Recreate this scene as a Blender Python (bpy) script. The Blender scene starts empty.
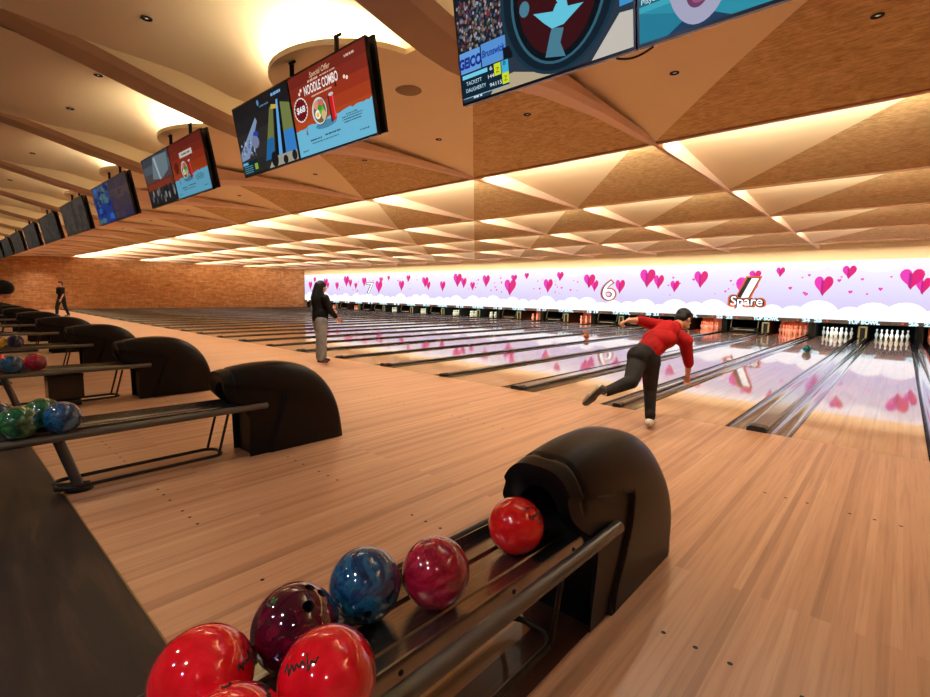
import bpy, bmesh, math, random
from mathutils import Vector, Matrix
random.seed(7)
SC = bpy.context.scene
COL = SC.collection
P = 3.2366            # one pair of lanes
XW = -40.85           # left wall
XR = 5.2              # right wall
YB = -11.0            # back wall
CZ = 3.52             # ceiling
ROW0, ROWD, YM = 0.75, 3.75, 18.02
LW, GW, WW, WN = 1.0541, 0.2287, 0.1836, 0.03
PI = math.pi

# ------------------------------------------------------------------ helpers
def lin(c):
    return tuple((v/255/12.92) if v/255 <= .04045 else ((v/255+.055)/1.055)**2.4 for v in c)

_m = {}
def mat(name, rgb, rough=.5, metal=0., spec=.5, coat=0., coat_rough=.05, emit=0., coat_ior=1.5):
    m = bpy.data.materials.new(name); m.use_nodes = True
    b = m.node_tree.nodes['Principled BSDF']
    c = (*lin(rgb), 1)
    b.inputs['Base Color'].default_value = c
    b.inputs['Roughness'].default_value = rough
    b.inputs['Metallic'].default_value = metal
    b.inputs['Specular IOR Level'].default_value = spec
    b.inputs['Coat Weight'].default_value = coat
    b.inputs['Coat Roughness'].default_value = coat_rough
    b.inputs['Coat IOR'].default_value = coat_ior
    if emit:
        b.inputs['Emission Color'].default_value = c
        b.inputs['Emission Strength'].default_value = emit
    m.diffuse_color = c
    return m

def emat(rgb, k=1.0):
    key = ('e', rgb, k)
    if key not in _m:
        m = mat('screen_colour', rgb, .6, 0, .04)
        b = m.node_tree.nodes['Principled BSDF']
        b.inputs['Base Color'].default_value = (.01, .01, .01, 1)
        b.inputs['Emission Color'].default_value = (*lin(rgb), 1)
        b.inputs['Emission Strength'].default_value = k*.88
        _m[key] = m
    return _m[key]

def nodes(m):
    nt = m.node_tree
    return nt, nt.nodes, nt.links, nt.nodes['Principled BSDF']

def coords(m, order='xyz', scale=(1, 1, 1)):
    nt, N, L, b = nodes(m)
    tc = N.new('ShaderNodeTexCoord')
    sp = N.new('ShaderNodeSeparateXYZ'); L.new(tc.outputs['Object'], sp.inputs[0])
    cb = N.new('ShaderNodeCombineXYZ')
    for i, ch in enumerate(order):
        if ch in 'xyz':
            mu = N.new('ShaderNodeMath'); mu.operation = 'MULTIPLY'
            mu.inputs[1].default_value = scale[i]
            L.new(sp.outputs['xyz'.index(ch)], mu.inputs[0]); L.new(mu.outputs[0], cb.inputs[i])
    return cb.outputs[0]

def ramp(m, fac, stops):
    nt, N, L, b = nodes(m)
    r = N.new('ShaderNodeValToRGB')
    while len(r.color_ramp.elements) < len(stops): r.color_ramp.elements.new(.5)
    for e, (p, c) in zip(r.color_ramp.elements, stops):
        e.position = p; e.color = (*lin(c), 1)
    L.new(fac, r.inputs[0])
    return r.outputs[0]

def noise(m, vec, scale, detail=4, rough=.55, dist=0.):
    nt, N, L, b = nodes(m)
    n = N.new('ShaderNodeTexNoise'); n.inputs['Scale'].default_value = scale
    n.inputs['Detail'].default_value = detail; n.inputs['Roughness'].default_value = rough
    n.inputs['Distortion'].default_value = dist
    L.new(vec, n.inputs['Vector'])
    return n.outputs['Fac']

def mixc(m, a, bcol, fac, mode='MIX'):
    nt, N, L, b = nodes(m)
    x = N.new('ShaderNodeMix'); x.data_type = 'RGBA'; x.blend_type = mode
    for s, v in ((0, fac), (6, a), (7, bcol)):
        if hasattr(v, 'links') or hasattr(v, 'is_linked'): L.new(v, x.inputs[s])
        elif s == 0: x.inputs[0].default_value = v
        else: x.inputs[s].default_value = (*lin(v), 1)
    return x.outputs[2]

def bump(m, h, strength, dist=.01):
    nt, N, L, b = nodes(m)
    bp = N.new('ShaderNodeBump'); bp.inputs['Strength'].default_value = strength
    bp.inputs['Distance'].default_value = dist
    L.new(h, bp.inputs['Height']); L.new(bp.outputs[0], b.inputs['Normal'])

def planks(name, order, length, width, c1, c2, c3, rough, spec=.5, coat=0, coat_rough=.08, coat_ior=1.5, streak=60):
    """strip flooring: boards run along the first axis of order"""
    m = mat(name, c1, rough, 0, spec, coat, coat_rough, 0, coat_ior)
    nt, N, L, b = nodes(m)
    v = coords(m, order + '-')
    br = N.new('ShaderNodeTexBrick'); L.new(v, br.inputs['Vector'])
    br.inputs['Scale'].default_value = 1; br.inputs['Brick Width'].default_value = length
    br.inputs['Row Height'].default_value = width; br.inputs['Mortar Size'].default_value = .0009
    br.inputs['Mortar Smooth'].default_value = .3
    br.offset = .37; br.offset_frequency = 3
    br.inputs['Color1'].default_value = (0, 0, 0, 1); br.inputs['Color2'].default_value = (1, 1, 1, 1)
    br.inputs['Mortar'].default_value = (.35, .35, .35, 1)
    col = ramp(m, br.outputs['Color'], [(0, c2), (.35, c1), (.8, c1), (1, c3)])
    v2 = coords(m, order + '-', (1.3, streak, 1))
    n = noise(m, v2, 1.0, 5, .6)
    st = ramp(m, n, [(.28, (222, 217, 212)), (.55, (255, 255, 255)), (.8, (240, 238, 236))])
    col = mixc(m, col, st, 1.0, 'MULTIPLY')
    L.new(col, b.inputs['Base Color'])
    return m

class MB:
    """collects shapes that make ONE mesh object"""
    def __init__(self): self.v, self.f, self.mi, self.sm, self.mats = [], [], [], [], []
    def slot(self, m):
        if m not in self.mats: self.mats.append(m)
        return self.mats.index(m)
    def add(self, vs, fs, m, smooth=False, M=None):
        o = len(self.v); s = self.slot(m)
        self.v += [tuple(M @ Vector(p)) if M else tuple(p) for p in vs]
        for f in fs:
            self.f.append([i+o for i in f]); self.mi.append(s); self.sm.append(smooth)
        return self
    def box(self, x0, x1, y0, y1, z0, z1, m, M=None):
        vs = [(x, y, z) for z in (z0, z1) for y in (y0, y1) for x in (x0, x1)]
        fs = [(0, 2, 3, 1), (4, 5, 7, 6), (0, 1, 5, 4), (2, 6, 7, 3), (0, 4, 6, 2), (1, 3, 7, 5)]
        return self.add(vs, fs, m, False, M)
    def quad(self, a, b, c, d, m): return self.add([a, b, c, d], [(0, 1, 2, 3)], m)
    def poly(self, pts, m): return self.add(pts, [tuple(range(len(pts)))], m)
    def tube(self, pts, r, m, n=12, caps=True, closed=False):
        pts = [Vector(p) for p in pts]; rs = r if isinstance(r, (list, tuple)) else [r]*len(pts)
        vs, fs = [], []; up = None; k = len(pts)
        for i, p in enumerate(pts):
            if closed: d = pts[(i+1) % k]-pts[i-1]
            else: d = pts[min(i+1, k-1)]-pts[max(i-1, 0)]
            d.normalize()
            if up is None:
                up = Vector((0, 0, 1)) if abs(d.z) < .9 else Vector((1, 0, 0))
            a = d.cross(up).normalized(); up = a.cross(d).normalized()
            for j in range(n):
                t = 2*PI*j/n
                vs.append(p+rs[i]*(math.cos(t)*a+math.sin(t)*up))
        for i in range(k if closed else k-1):
            for j in range(n):
                a, b = i*n+j, i*n+(j+1) % n; i2 = (i+1) % k
                fs.append((a, b, i2*n+(j+1) % n, i2*n+j))
        self.add(vs, fs, m, True)
        if caps and not closed:
            self.add(vs[:n], [tuple(range(n))], m); self.add(vs[-n:], [tuple(reversed(range(n)))], m)
        return self
    def lathe(self, prof, m, c=(0, 0, 0), n=24, M=None):
        vs, fs = [], []
        for r, z in prof:
            for j in range(n):
                t = 2*PI*j/n; vs.append((c[0]+r*math.cos(t), c[1]+r*math.sin(t), c[2]+z))
        for i in range(len(prof)-1):
            for j in range(n):
                fs.append((i*n+j, i*n+(j+1) % n, (i+1)*n+(j+1) % n, (i+1)*n+j))
        return self.add(vs, fs, m, True, M)
    def sphere(self, c, r, m, nu=32, nv=20, sc=(1, 1, 1), M=None):
        vs, fs = [], []
        for i in range(nv+1):
            a = PI*i/nv
            for j in range(nu):
                t = 2*PI*j/nu
                vs.append((c[0]+sc[0]*r*math.sin(a)*math.cos(t), c[1]+sc[1]*r*math.sin(a)*math.sin(t), c[2]+sc[2]*r*math.cos(a)))
        for i in range(nv):
            for j in range(nu):
                fs.append((i*nu+j, (i+1)*nu+j, (i+1)*nu+(j+1) % nu, i*nu+(j+1) % nu))
        return self.add(vs, fs, m, True, M)
    def mesh(self, name, sharp=None, weld=False):
        me = bpy.data.meshes.new(name)
        me.from_pydata(self.v, [], self.f)
        for m in self.mats: me.materials.append(m)
        me.polygons.foreach_set('material_index', self.mi)
        me.polygons.foreach_set('use_smooth', self.sm)
        if weld:
            bm = bmesh.new(); bm.from_mesh(me)
            bmesh.ops.remove_doubles(bm, verts=bm.verts, dist=1e-5)
            bmesh.ops.recalc_face_normals(bm, faces=bm.faces)
            bm.to_mesh(me); bm.free()
        me.update()
        if sharp: me.set_sharp_from_angle(angle=math.radians(sharp))
        return me
    def build(self, name, parent=None, sharp=None, weld=False):
        return link(name, self.mesh(name, sharp, weld), parent)

def link(name, data, parent=None):
    o = bpy.data.objects.new(name, data); COL.objects.link(o)
    if parent: o.parent = parent
    return o
def tag(o, label, cat, group=None, kind=None):
    o['label'] = label; o['category'] = cat
    if group: o['group'] = group
    if kind: o['kind'] = kind
    return o
def thing(name, label, cat, loc=(0, 0, 0), group=None):
    o = link(name, None); o.location = loc
    return tag(o, label, cat, group)
def struct(o, label=None):
    o['kind'] = 'structure'
    if label: o['label'] = label
    return o
def dup(root, loc, label, group=None):
    r = root.copy(); COL.objects.link(r); r.location = loc; r['label'] = label
    if group: r['group'] = group
    for ch in list(root.children):
        c = ch.copy(); COL.objects.link(c); c.parent = r
        for g in list(ch.children):
            d = g.copy(); COL.objects.link(d); d.parent = c
    return r

def text_geo(s, size, width=None, shear=0., offset=0.):
    """centred flat letters: vertices (x, y) and faces"""
    cu = bpy.data.curves.new('t', 'FONT'); cu.body = s; cu.size = size
    cu.align_x = 'CENTER'; cu.align_y = 'CENTER'; cu.shear = shear; cu.offset = offset; cu.resolution_u = 4
    o = bpy.data.objects.new('t', cu); COL.objects.link(o)
    dg = bpy.context.evaluated_depsgraph_get(); dg.update()
    me = bpy.data.meshes.new_from_object(o.evaluated_get(dg))
    vs = [tuple(v.co) for v in me.vertices]; fs = [tuple(p.vertices) for p in me.polygons]
    bpy.data.objects.remove(o); bpy.data.curves.remove(cu); bpy.data.meshes.remove(me)
    if width and vs:
        w = max(v[0] for v in vs)-min(v[0] for v in vs)
        vs = [(v[0]*width/w, v[1], v[2]) for v in vs]
    return vs, fs
def ellipse(cx, cy, rx, ry, n=28, rot=0):
    out = []
    for i in range(n):
        t = 2*PI*i/n; x, y = rx*math.cos(t), ry*math.sin(t)
        out.append((cx+x*math.cos(rot)-y*math.sin(rot), cy+x*math.sin(rot)+y*math.cos(rot)))
    return out
def evalmesh(o):
    dg = bpy.context.evaluated_depsgraph_get(); dg.update()
    me = bpy.data.meshes.new_from_object(o.evaluated_get(dg))
    return me
ORD = ['zeroth', 'first', 'second', 'third', 'fourth', 'fifth', 'sixth', 'seventh', 'eighth', 'ninth', 'tenth', 'eleventh', 'twelfth', 'thirteenth', 'fourteenth', 'fifteenth', 'sixteenth', 'seventeenth', 'eighteenth', 'nineteenth', 'twentieth', 'twenty-first', 'twenty-second', 'twenty-third', 'twenty-fourth', 'twenty-fifth', 'twenty-sixth', 'twenty-seventh', 'twenty-eighth', 'twenty-ninth', 'thirtieth']

# ------------------------------------------------------------------ materials
M_app = planks('approach_maple', 'yx', 3.4, .04, (192, 146, 110), (164, 120, 88), (204, 160, 124), .34, .45, 0.0, .08, 1.5, 45)
M_lane = planks('lane_maple', 'yx', 3.2, .027, (224, 178, 126), (208, 158, 106), (232, 188, 138), .3, .5, 1.0, .035, 2.3, 40)
M_seat = mat('dark_laminate', (52, 43, 40), .42, 0, .4)
def _seat():
    m = M_seat; nt, N, L, b = nodes(m)
    v = coords(m, 'xyz', (.9, 6, 1)); n = noise(m, v, 1.6, 8, .65, .4)
    c = ramp(m, n, [(.3, (24, 21, 22)), (.52, (40, 33, 31)), (.7, (66, 50, 41))])
    L.new(c, b.inputs['Base Color']); bump(m, n, .2)
_seat()
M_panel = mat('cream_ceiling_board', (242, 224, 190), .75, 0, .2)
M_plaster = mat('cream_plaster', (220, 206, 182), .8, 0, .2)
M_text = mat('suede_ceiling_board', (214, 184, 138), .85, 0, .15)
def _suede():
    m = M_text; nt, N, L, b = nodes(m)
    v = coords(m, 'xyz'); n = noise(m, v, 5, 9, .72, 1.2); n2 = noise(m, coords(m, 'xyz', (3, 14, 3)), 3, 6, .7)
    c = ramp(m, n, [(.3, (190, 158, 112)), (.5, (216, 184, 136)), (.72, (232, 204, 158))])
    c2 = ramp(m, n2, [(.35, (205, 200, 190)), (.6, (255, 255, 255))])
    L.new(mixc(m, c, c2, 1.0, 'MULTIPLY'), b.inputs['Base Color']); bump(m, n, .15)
_suede()
M_rib = mat('rib_paint', (228, 198, 178), .6, 0, .3)
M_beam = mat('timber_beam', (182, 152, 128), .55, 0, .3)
M_beam2 = mat('beam_chamfer_tone', (204, 174, 146), .55, 0, .3)  # beam chamfer, toned paler than the underside
M_lip = mat('timber_edge', (172, 120, 76), .5, 0, .4)
M_brick = mat('brick_wall', (200, 136, 84), .85, 0, .2)
def _brick():
    m = M_brick; nt, N, L, b = nodes(m)
    br = N.new('ShaderNodeTexBrick'); L.new(coords(m, 'yz-'), br.inputs['Vector'])
    br.inputs['Scale'].default_value = 1; br.inputs['Brick Width'].default_value = .42
    br.inputs['Row Height'].default_value = .11; br.inputs['Mortar Size'].default_value = .008
    br.inputs['Color1'].default_value = (*lin((186, 126, 80)), 1); br.inputs['Color2'].default_value = (*lin((216, 162, 112)), 1)
    br.inputs['Mortar'].default_value = (*lin((168, 116, 76)), 1)
    n = noise(m, coords(m, 'xyz'), 4, 5, .6)
    c = mixc(m, br.outputs['Color'], ramp(m, n, [(.3, (205, 200, 195)), (.7, (255, 255, 255))]), 1.0, 'MULTIPLY')
    L.new(c, b.inputs['Base Color']); bump(m, br.outputs['Fac'], -.4)
_brick()
M_warmwall = mat('warm_wall_paint', (196, 158, 116), .8, 0, .2)
M_fascia = mat('cream_fascia_paint', (212, 190, 156), .7, 0, .25)
M_black = mat('matt_black', (14, 14, 15), .6, 0, .3)
M_blackgloss = mat('gloss_black_plastic', (20, 20, 22), .22, 0, .5)
M_hood = mat('black_moulded_plastic', (11, 11, 12), .38, 0, .18)
def _hood():
    m = M_hood; v = coords(m, 'xyz'); n = noise(m, v, 420, 2, .5); bump(m, n, .12, .002)
_hood()
M_steel = mat('brushed_steel', (190, 184, 176), .22, .95)
def _steel():
    m = M_steel; nt, N, L, b = nodes(m)
    n = noise(m, coords(m, 'xyz', (90, 2, 2)), 3, 6, .6)
    L.new(ramp(m, n, [(.3, (120, 116, 112)), (.7, (172, 168, 162))]), b.inputs['Base Color'])
_steel()
M_rail = mat('grey_metallic_tube', (104, 104, 100), .36, .7)
M_railb = mat('black_tube', (28, 27, 27), .35, .2)
M_gutter = mat('grey_gutter_plastic', (44, 43, 46), .2, 0, .5, 1.0, .06, 0, 2.0)
M_cap = mat('charcoal_lane_capping', (52, 50, 52), .24, 0, .5, 1.0, .08, 0, 2.0)
M_gold = mat('brass_strip', (150, 124, 84), .4, .7)
M_pin = mat('white_pin_plastic', (238, 238, 232), .2, 0, .5)
M_pinred = mat('red_pin_stripe', (190, 30, 30), .3)
M_frame = mat('olive_grey_metal', (150, 152, 120), .5, .2)
M_speaker = mat('grey_speaker_cloth', (140, 116, 92), .8)
M_dark = mat('pit_black', (10, 10, 11), .8, 0, .2)

# ------------------------------------------------------------------ camera
cam = bpy.data.cameras.new('camera'); co = bpy.data.objects.new('camera', cam); COL.objects.link(co)
CAMF, YAW, PIT, ROL = 485.553, .7306388, .1100781, .0173453
cam.sensor_width = 36; cam.lens = CAMF/930*36; cam.clip_start = .05; cam.clip_end = 200
fw = Vector((-math.sin(YAW)*math.cos(PIT), math.cos(YAW)*math.cos(PIT), -math.sin(PIT)))
r0 = Vector((math.cos(YAW), math.sin(YAW), 0)); u0 = r0.cross(fw)
rr = r0*math.cos(ROL)+u0*math.sin(ROL); uu = -r0*math.sin(ROL)+u0*math.cos(ROL)
Mx = Matrix((rr, uu, -fw)).transposed().to_4x4(); Mx.translation = Vector((1.07737, -6.01942, 1.43518))
co.matrix_world = Mx
SC.camera = co

# ------------------------------------------------------------------ room shell
b = MB(); b.box(XW, XR, -5.45, 0, -.12, 0, M_app)
for i in range(-26, 4):                                            # approach dots
    for yy in (-4.98, -3.98, -1.9):
        for dx in ((-.38, -.25, -.12, 0.12, .25, .38)):
            x = i*P/2+P/4+dx*1.0
            if XW+.2 < x < XR-.2: b.add([(x+q[0], yy+q[1], .0006) for q in ellipse(0, 0, .011, .011, 8)], [tuple(range(8))], M_black)
struct(b.build('floor'))
b = MB(); b.box(XW, XR, YB, -5.45, -.12, 0, M_seat); struct(b.build('floor_seating'))
b = MB(); b.box(XW, XR, -5.455, -5.447, -.02, .003, M_gold); struct(b.build('trim_1'))
b = MB(); b.box(XW-.15, XW, YB, 20.6, -.12, 4.3, M_brick); struct(b.build('wall_left'))
b = MB(); b.box(XR, XR+.15, YB, 20.6, -.12, 4.3, M_warmwall); struct(b.build('wall_right'))
b = MB(); b.box(XW, XR, YB-.15, YB, -.12, 4.3, M_warmwall); struct(b.build('wall_back'))
b = MB(); b.box(XW, XR, 18.075, 18.16, 3.0, 4.1, M_fascia); struct(b.build('wall_front'))
b = MB(); b.box(XW, XR, 20.4, 20.5, -.6, 3.2, M_dark); b.box(XW, XR, 18.16, 20.4, 1.2, 1.25, M_dark); b.box(XW, XR, 19.25, 20.4, -.6, -.5, M_dark)
struct(b.build('wall_pit'))
b = MB(); b.box(XW, XW+.36, 0, 19.2, -.1, .02, M_cap); struct(b.build('trim_2'))     # strip between the first lane and the brick wall
b = MB(); b.box(3.16, XR, 0, 19.2, -.1, .0, M_lane); struct(b.build('trim_3'))

# ceiling: flat boards, saw-tooth coffers, vaults
HS = .28
ribx = [-.5*P-i*P for i in range(-2, 13)]                            # between the pairs
cells = [(-i*P) for i in range(-1, 13)]
b = MB()
TH = .05
# near row over the approach, gently domed, with rounded tongues
ZPT = [(.75, 3.52), (.2, 3.555), (-.4, 3.595), (-1.0, 3.615), (-1.8, 3.61), (-2.4, 3.585), (-3.0, 3.545), (-3.75, 3.50)]
def zp(y):
    for (a, za), (c, zc) in zip(ZPT[:-1], ZPT[1:]):
        if c-1e-6 <= y <= a+1e-6: return za+(zc-za)*(y-a)/(c-a)
    return ZPT[0][1] if y > .75 else ZPT[-1][1]
for xc in cells:
    xa, xb = xc-P/2, xc+P/2
    tw, ty, te = .834, -3.747, -3.0
    arc = [(xc+tw*math.cos(t), te+(ty-te)*math.sin(t)) for t in [PI*i/20 for i in range(21)]]   # right to left
    NY = 15
    gy = [ROW0+(te-ROW0)*k/NY for k in range(NY+1)]
    gd = [xa+P*k/NY for k in range(NY+1)]
    for k in range(NY):
        ya, yc, da, dc = gy[k], gy[k+1], gd[k], gd[k+1]
        za, zc = zp(ya), zp(yc)
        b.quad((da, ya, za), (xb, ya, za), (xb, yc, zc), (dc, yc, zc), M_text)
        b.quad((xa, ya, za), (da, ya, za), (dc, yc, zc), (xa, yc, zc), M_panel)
        b.quad((xa, ya, za+TH), (xb, ya, za+TH), (xb, yc, zc+TH), (xa, yc, zc+TH), M_panel)
    for dz in (0, TH):
        for p, q in zip(arc[:-1], arc[1:]):
            b.poly([(xc, te, zp(te)+dz), (*p, zp(p[1])+dz), (*q, zp(q[1])+dz)], M_panel)
    edge = [(xb, te)] + arc + [(xa, te)]
    for p, q in zip(edge[:-1], edge[1:]):
        b.quad((*p, zp(p[1])), (*q, zp(q[1])), (*q, zp(q[1])+TH), (*p, zp(p[1])+TH), M_panel)
# coffer rows
rows = [ROW0+ROWD*i for i in range(5)]
for ri, y0 in enumerate(rows):
    y1 = min(y0+ROWD, 18.06); zf = CZ+HS*(1-(y1-y0)/ROWD)
    for xc in cells:
        xa, xb = max(xc-P/2, XW), min(xc+P/2, XR)
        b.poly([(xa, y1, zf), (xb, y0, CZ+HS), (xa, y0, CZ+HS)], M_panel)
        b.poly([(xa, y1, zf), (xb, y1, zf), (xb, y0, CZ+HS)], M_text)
    b.quad((XW, y0, CZ), (XR, y0, CZ), (XR, y0, CZ+HS), (XW, y0, CZ+HS), M_panel)
# strips beyond the outer cells
xl = cells[-1]-P/2
b.quad((XW, -3.0, CZ), (xl, -3.0, CZ), (xl, 18.06, CZ), (XW, 18.06, CZ), M_panel)
xr_ = cells[0]+P/2
b.quad((xr_, -3.0, CZ), (XR, -3.0, CZ), (XR, 18.06, CZ), (xr_, 18.06, CZ), M_panel)
# vaults over the seating
VJ = [(-11, 3.86), (-7.5, 3.82), (-6.2, 3.77), (-5.4, 3.715), (-4.7, 3.66), (-4.3, 3.655), (-4.0, 3.64), (-3.75, 3.59), (-3.55, 3.545), (-3.3, 3.545), (-2.9, 3.56)]
def vcrown(y): 
    t = min(1, max(0, (y+5.4)/1.7)); t = t*t*(3-2*t)
    return .03+.27*t
def vz(y):
    for (a, za), (c, zc) in zip(VJ[:-1], VJ[1:]):
        if a <= y <= c:
            return za+(zc-za)*(y-a)/(c-a)
    return VJ[-1][1]
ys = [-11, -9, -7.5, -6.8, -6.2, -5.8] + [-5.4+.15*i for i in range(17)] + [-2.9]
NU = 16
for xc in cells:
    xa, xb = xc-P/2+.2, xc+P/2-.2
    vs = []
    for y in ys:
        for j in range(NU+1):
            s = -1+2*j/NU
            vs.append((xc+s*(P/2-.2), y, vz(y)+vcrown(y)*(1-s*s)))
    fs = [(i*(NU+1)+j, (i+1)*(NU+1)+j, (i+1)*(NU+1)+j+1, i*(NU+1)+j+1) for i in range(len(ys)-1) for j in range(NU)]
    b.add(vs, fs, M_plaster, True)
    b.poly([(xc-P/2+.2, -2.9, CZ+.06), (xc+P/2-.2, -2.9, CZ+.06), (xc+P/2-.2, -2.9, 4.0), (xc-P/2+.2, -2.9, 4.0)], M_plaster)
for x0, x1 in ((XW, cells[-1]-P/2+.2), (cells[0]+P/2-.2, XR)):
    b.quad((x0, YB, 3.8), (x1, YB, 3.8), (x1, -2.9, 3.6), (x0, -2.9, 3.6), M_plaster)
b.box(XW, XR, YB, 18.1, 4.25, 4.3, M_plaster)                      # roof slab
struct(b.build('ceiling'))
# lips that hide the cove lights
b = MB()
for y0 in rows: b.box(XW, XR, y0-.03, y0+.06, CZ-.015, CZ+.078, M_lip)
struct(b.build('trim_4'))
# ribs: slim over the lanes, dropping to a knuckle and rising as timber beams over the seats
RB = [(-11.0, 3.85, .22), (-6.0, 3.80, .22), (-5.4, 3.735, .22), (-4.8, 3.60, .22), (-4.2, 3.445, .22), (-3.6, 3.315, .22), (-3.3, 3.265, .22), (-3.05, 3.235, .21), (-2.8, 3.235, .19), (-2.4, 3.30, .16), (-1.8, 3.385, .125), (-.8, 3.46, .085), (ROW0, CZ-.02, .05)]
n = 5
for x in ribx:
    if not XW < x < XR: continue
    b = MB()
    vs = []
    for y, z, w in RB:
        for (dx, dz) in ((-w, .16 if y < -2.6 else .0), (-w, 0), (w*.55, 0), (w, .05), (w, .3)):
            vs.append((x+dx, y, max(z+dz, z) if dz < .2 else max(CZ+.02, z+.05) if y > -3.0 else 3.95))
    # left side goes up into the ceiling as well
    for i in range(len(RB)):
        vs[i*n] = (vs[i*n][0], vs[i*n][1], vs[i*n+4][2])
    fs, k = [], len(RB)
    fsr = [(i*n+j, i*n+j+1, (i+1)*n+j+1, (i+1)*n+j) for i in range(k-1) for j in range(n-1)]
    mb = [f for f in fsr if f[0]//n < 8]; mr = [f for f in fsr if f[0]//n >= 8]
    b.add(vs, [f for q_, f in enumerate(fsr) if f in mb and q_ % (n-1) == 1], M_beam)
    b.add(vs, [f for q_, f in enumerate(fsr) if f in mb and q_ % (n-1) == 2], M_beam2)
    b.add(vs, [f for q_, f in enumerate(fsr) if f in mb and q_ % (n-1) in (0, 3)], M_plaster); b.add(vs, mr, M_rib)
    b.add(vs[:n], [tuple(range(n))], M_beam)
    # slim straight rib with saw-tooth cheeks
    for ri, y0 in enumerate(rows):
        y1 = min(y0+ROWD, 18.06); zf = CZ+HS*(1-(y1-y0)/ROWD)
        w = .03
        for s in (-1, 1):
            b.quad((x+s*w, y0, CZ-.02), (x+s*w, y1, CZ-.02), (x+s*w, y1, zf+.01), (x+s*w, y0, CZ+HS+.01), M_rib)
        b.quad((x-w, y0, CZ-.02), (x+w, y0, CZ-.02), (x+w, y1, CZ-.02), (x-w, y1, CZ-.02), M_rib)
    struct(b.build('trim_5' if x == ribx[0] else 'trim_%d' % (5+ribx.index(x))))

# ------------------------------------------------------------------ lights
WARM = (1.0, .87, .70)
def area(name, loc, size, energy, direction, col=WARM, sy=None, shape='RECTANGLE', spread=PI):
    l = bpy.data.lights.new(name, 'AREA'); l.energy = energy; l.color = col; l.shape = shape
    l.size = size; l.size_y = sy or size; l.spread = spread
    o = bpy.data.objects.new(name, l); COL.objects.link(o); o.location = loc
    o.rotation_euler = Vector(direction).to_track_quat('-Z', 'Y').to_euler()
    return o
for y0 in rows:
    for xc in cells:
        area('cove_light', (xc, y0+.03, CZ+.083), P-.2, 265 if y0 < 15 else 20, (0, .75, .65), (1.0, .88, .66), .03)
for xc in cells:
    area('vault_cove_light', (xc, -3.30, 3.605), 1.45, 27, (0, 0, 1), (1.0, .90, .64), .8, 'ELLIPSE')
def spot(name, loc, energy, ang=110, blend=.8, col=WARM, r=.05):
    l = bpy.data.lights.new(name, 'SPOT'); l.energy = energy; l.color = col; l.spot_size = math.radians(ang); l.spot_blend = blend; l.shadow_soft_size = r
    o = bpy.data.objects.new(name, l); COL.objects.link(o); o.location = loc; return o

for x_, e_ in ((-1.8, 90), (.9, 90)):
    l_ = spot('cool_spot', (x_, -9.1, 3.72), e_, 100, .6, (.62, .66, 1.0), .09)
    l_.rotation_euler = (Vector((0, -5.0, 0))-l_.location).to_track_quat('-Z', 'Y').to_euler()
# downlights
def make_downlight():
    t = thing('downlight', '', 'light')
    q = MB(); q.lathe([(.044, 0), (.044, -.006), (.037, -.008), (.034, .0), (.032, .004)], M_black); q.build('trim_ring', t)
    q = MB(); q.lathe([(.034, -.004), (.018, .001), (.0, .001)], M_black); q.lathe([(.011, -.002), (.0, -.003)], emat((255, 244, 220), .6)); q.build('lamp', t)
    return t
DL0 = None
def downlight(loc, label, group, e):
    global DL0
    if DL0 is None:
        DL0 = make_downlight(); DL0.location = loc; DL0['label'] = label; DL0['group'] = group
    else: dup(DL0, loc, label, group)
    if e: spot('downlight_beam', (loc[0], loc[1], loc[2]-.03), e)
for i, xc in enumerate(cells):
    who = 'the noodle poster screen' if i == 1 else 'the %s twin screen from the right' % ORD[i+1]
    for s, w in ((-.77, 'left'), (.74, 'right')):
        if i == 0: continue
        downlight((xc+s, -.98, zp(-.98)-.001), 'black recessed downlight behind %s end of %s' % (w, who), 'downlights over the approach', 190)
        yy = -4.55
        z = vz(yy)+vcrown(yy)*(1-(s/1.42)**2)-.008
        if i > 1 or s < 0:
            downlight((xc+s, yy, z), 'black vault downlight before %s end of %s' % (w, who), 'downlights in the vaults', 0)
for i, xc in enumerate(cells):
    spot('seating_light', (xc, -7.6, 3.78), 200, 120)

# ------------------------------------------------------------------ lanes
def lane_label(n):
    return 'the rightmost lane' if n == 27 else 'the %s lane from the right' % ORD[28-n]
def lane_x(n):
    i = (n+1)//2-13; s = 1 if n % 2 == 0 else -1
    return i*P+s*(WW/2+GW+LW/2)
LANE_Y1 = 19.25
b = MB(); b.box(-LW/2, LW/2, 0, LANE_Y1, -.1, 0, M_lane); me_lane = b.mesh('bowling_lane')
b = MB()
vs, fs = [], []
N_ = 10
for y in (0, LANE_Y1):
    for j in range(N_+1):
        t = PI*j/N_
        vs.append((-GW/2*math.cos(t), y, -.005-.085*math.sin(t)))
fs = [(j, N_+1+j, N_+2+j, j+1) for j in range(N_)]
b.add(vs, fs, M_gutter, True)
b.poly(vs[:N_+1], M_gutter)
me_gut = b.mesh('gutter')
for n_ in range(27, 0, -1):
    x = lane_x(n_)
    lb = 'glossy pale maple bowling lane cut off by the right photo edge' if n_ == 27 else 'glossy pale maple bowling lane, %s lane from the right photo edge' % ORD[28-n_]
    o = link('bowling_lane', me_lane); o.location = (x, 0, 0)
    tag(o, lb, 'bowling lane', 'bowling lanes')
    for s in (-1, 1):
        g = link('gutter', me_gut, o); g.location = (s*(LW/2+GW/2), 0, 0)
def divider_mesh(w, h):
    q = MB(); e = min(.02, w*.3)
    prof = [(-w/2, -.003), (-w/2, h-.012), (-w/2+e, h), (w/2-e, h), (w/2, h-.012), (w/2, -.003)]
    vs = [(x, y, z) for y in (.12, LANE_Y1) for x, z in prof]; k = len(prof)
    q.add(vs, [(j, j+1, k+j+1, k+j) for j in range(k-1)]+[tuple(range(k))], M_cap)
    return q.mesh('lane_divider')
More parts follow.
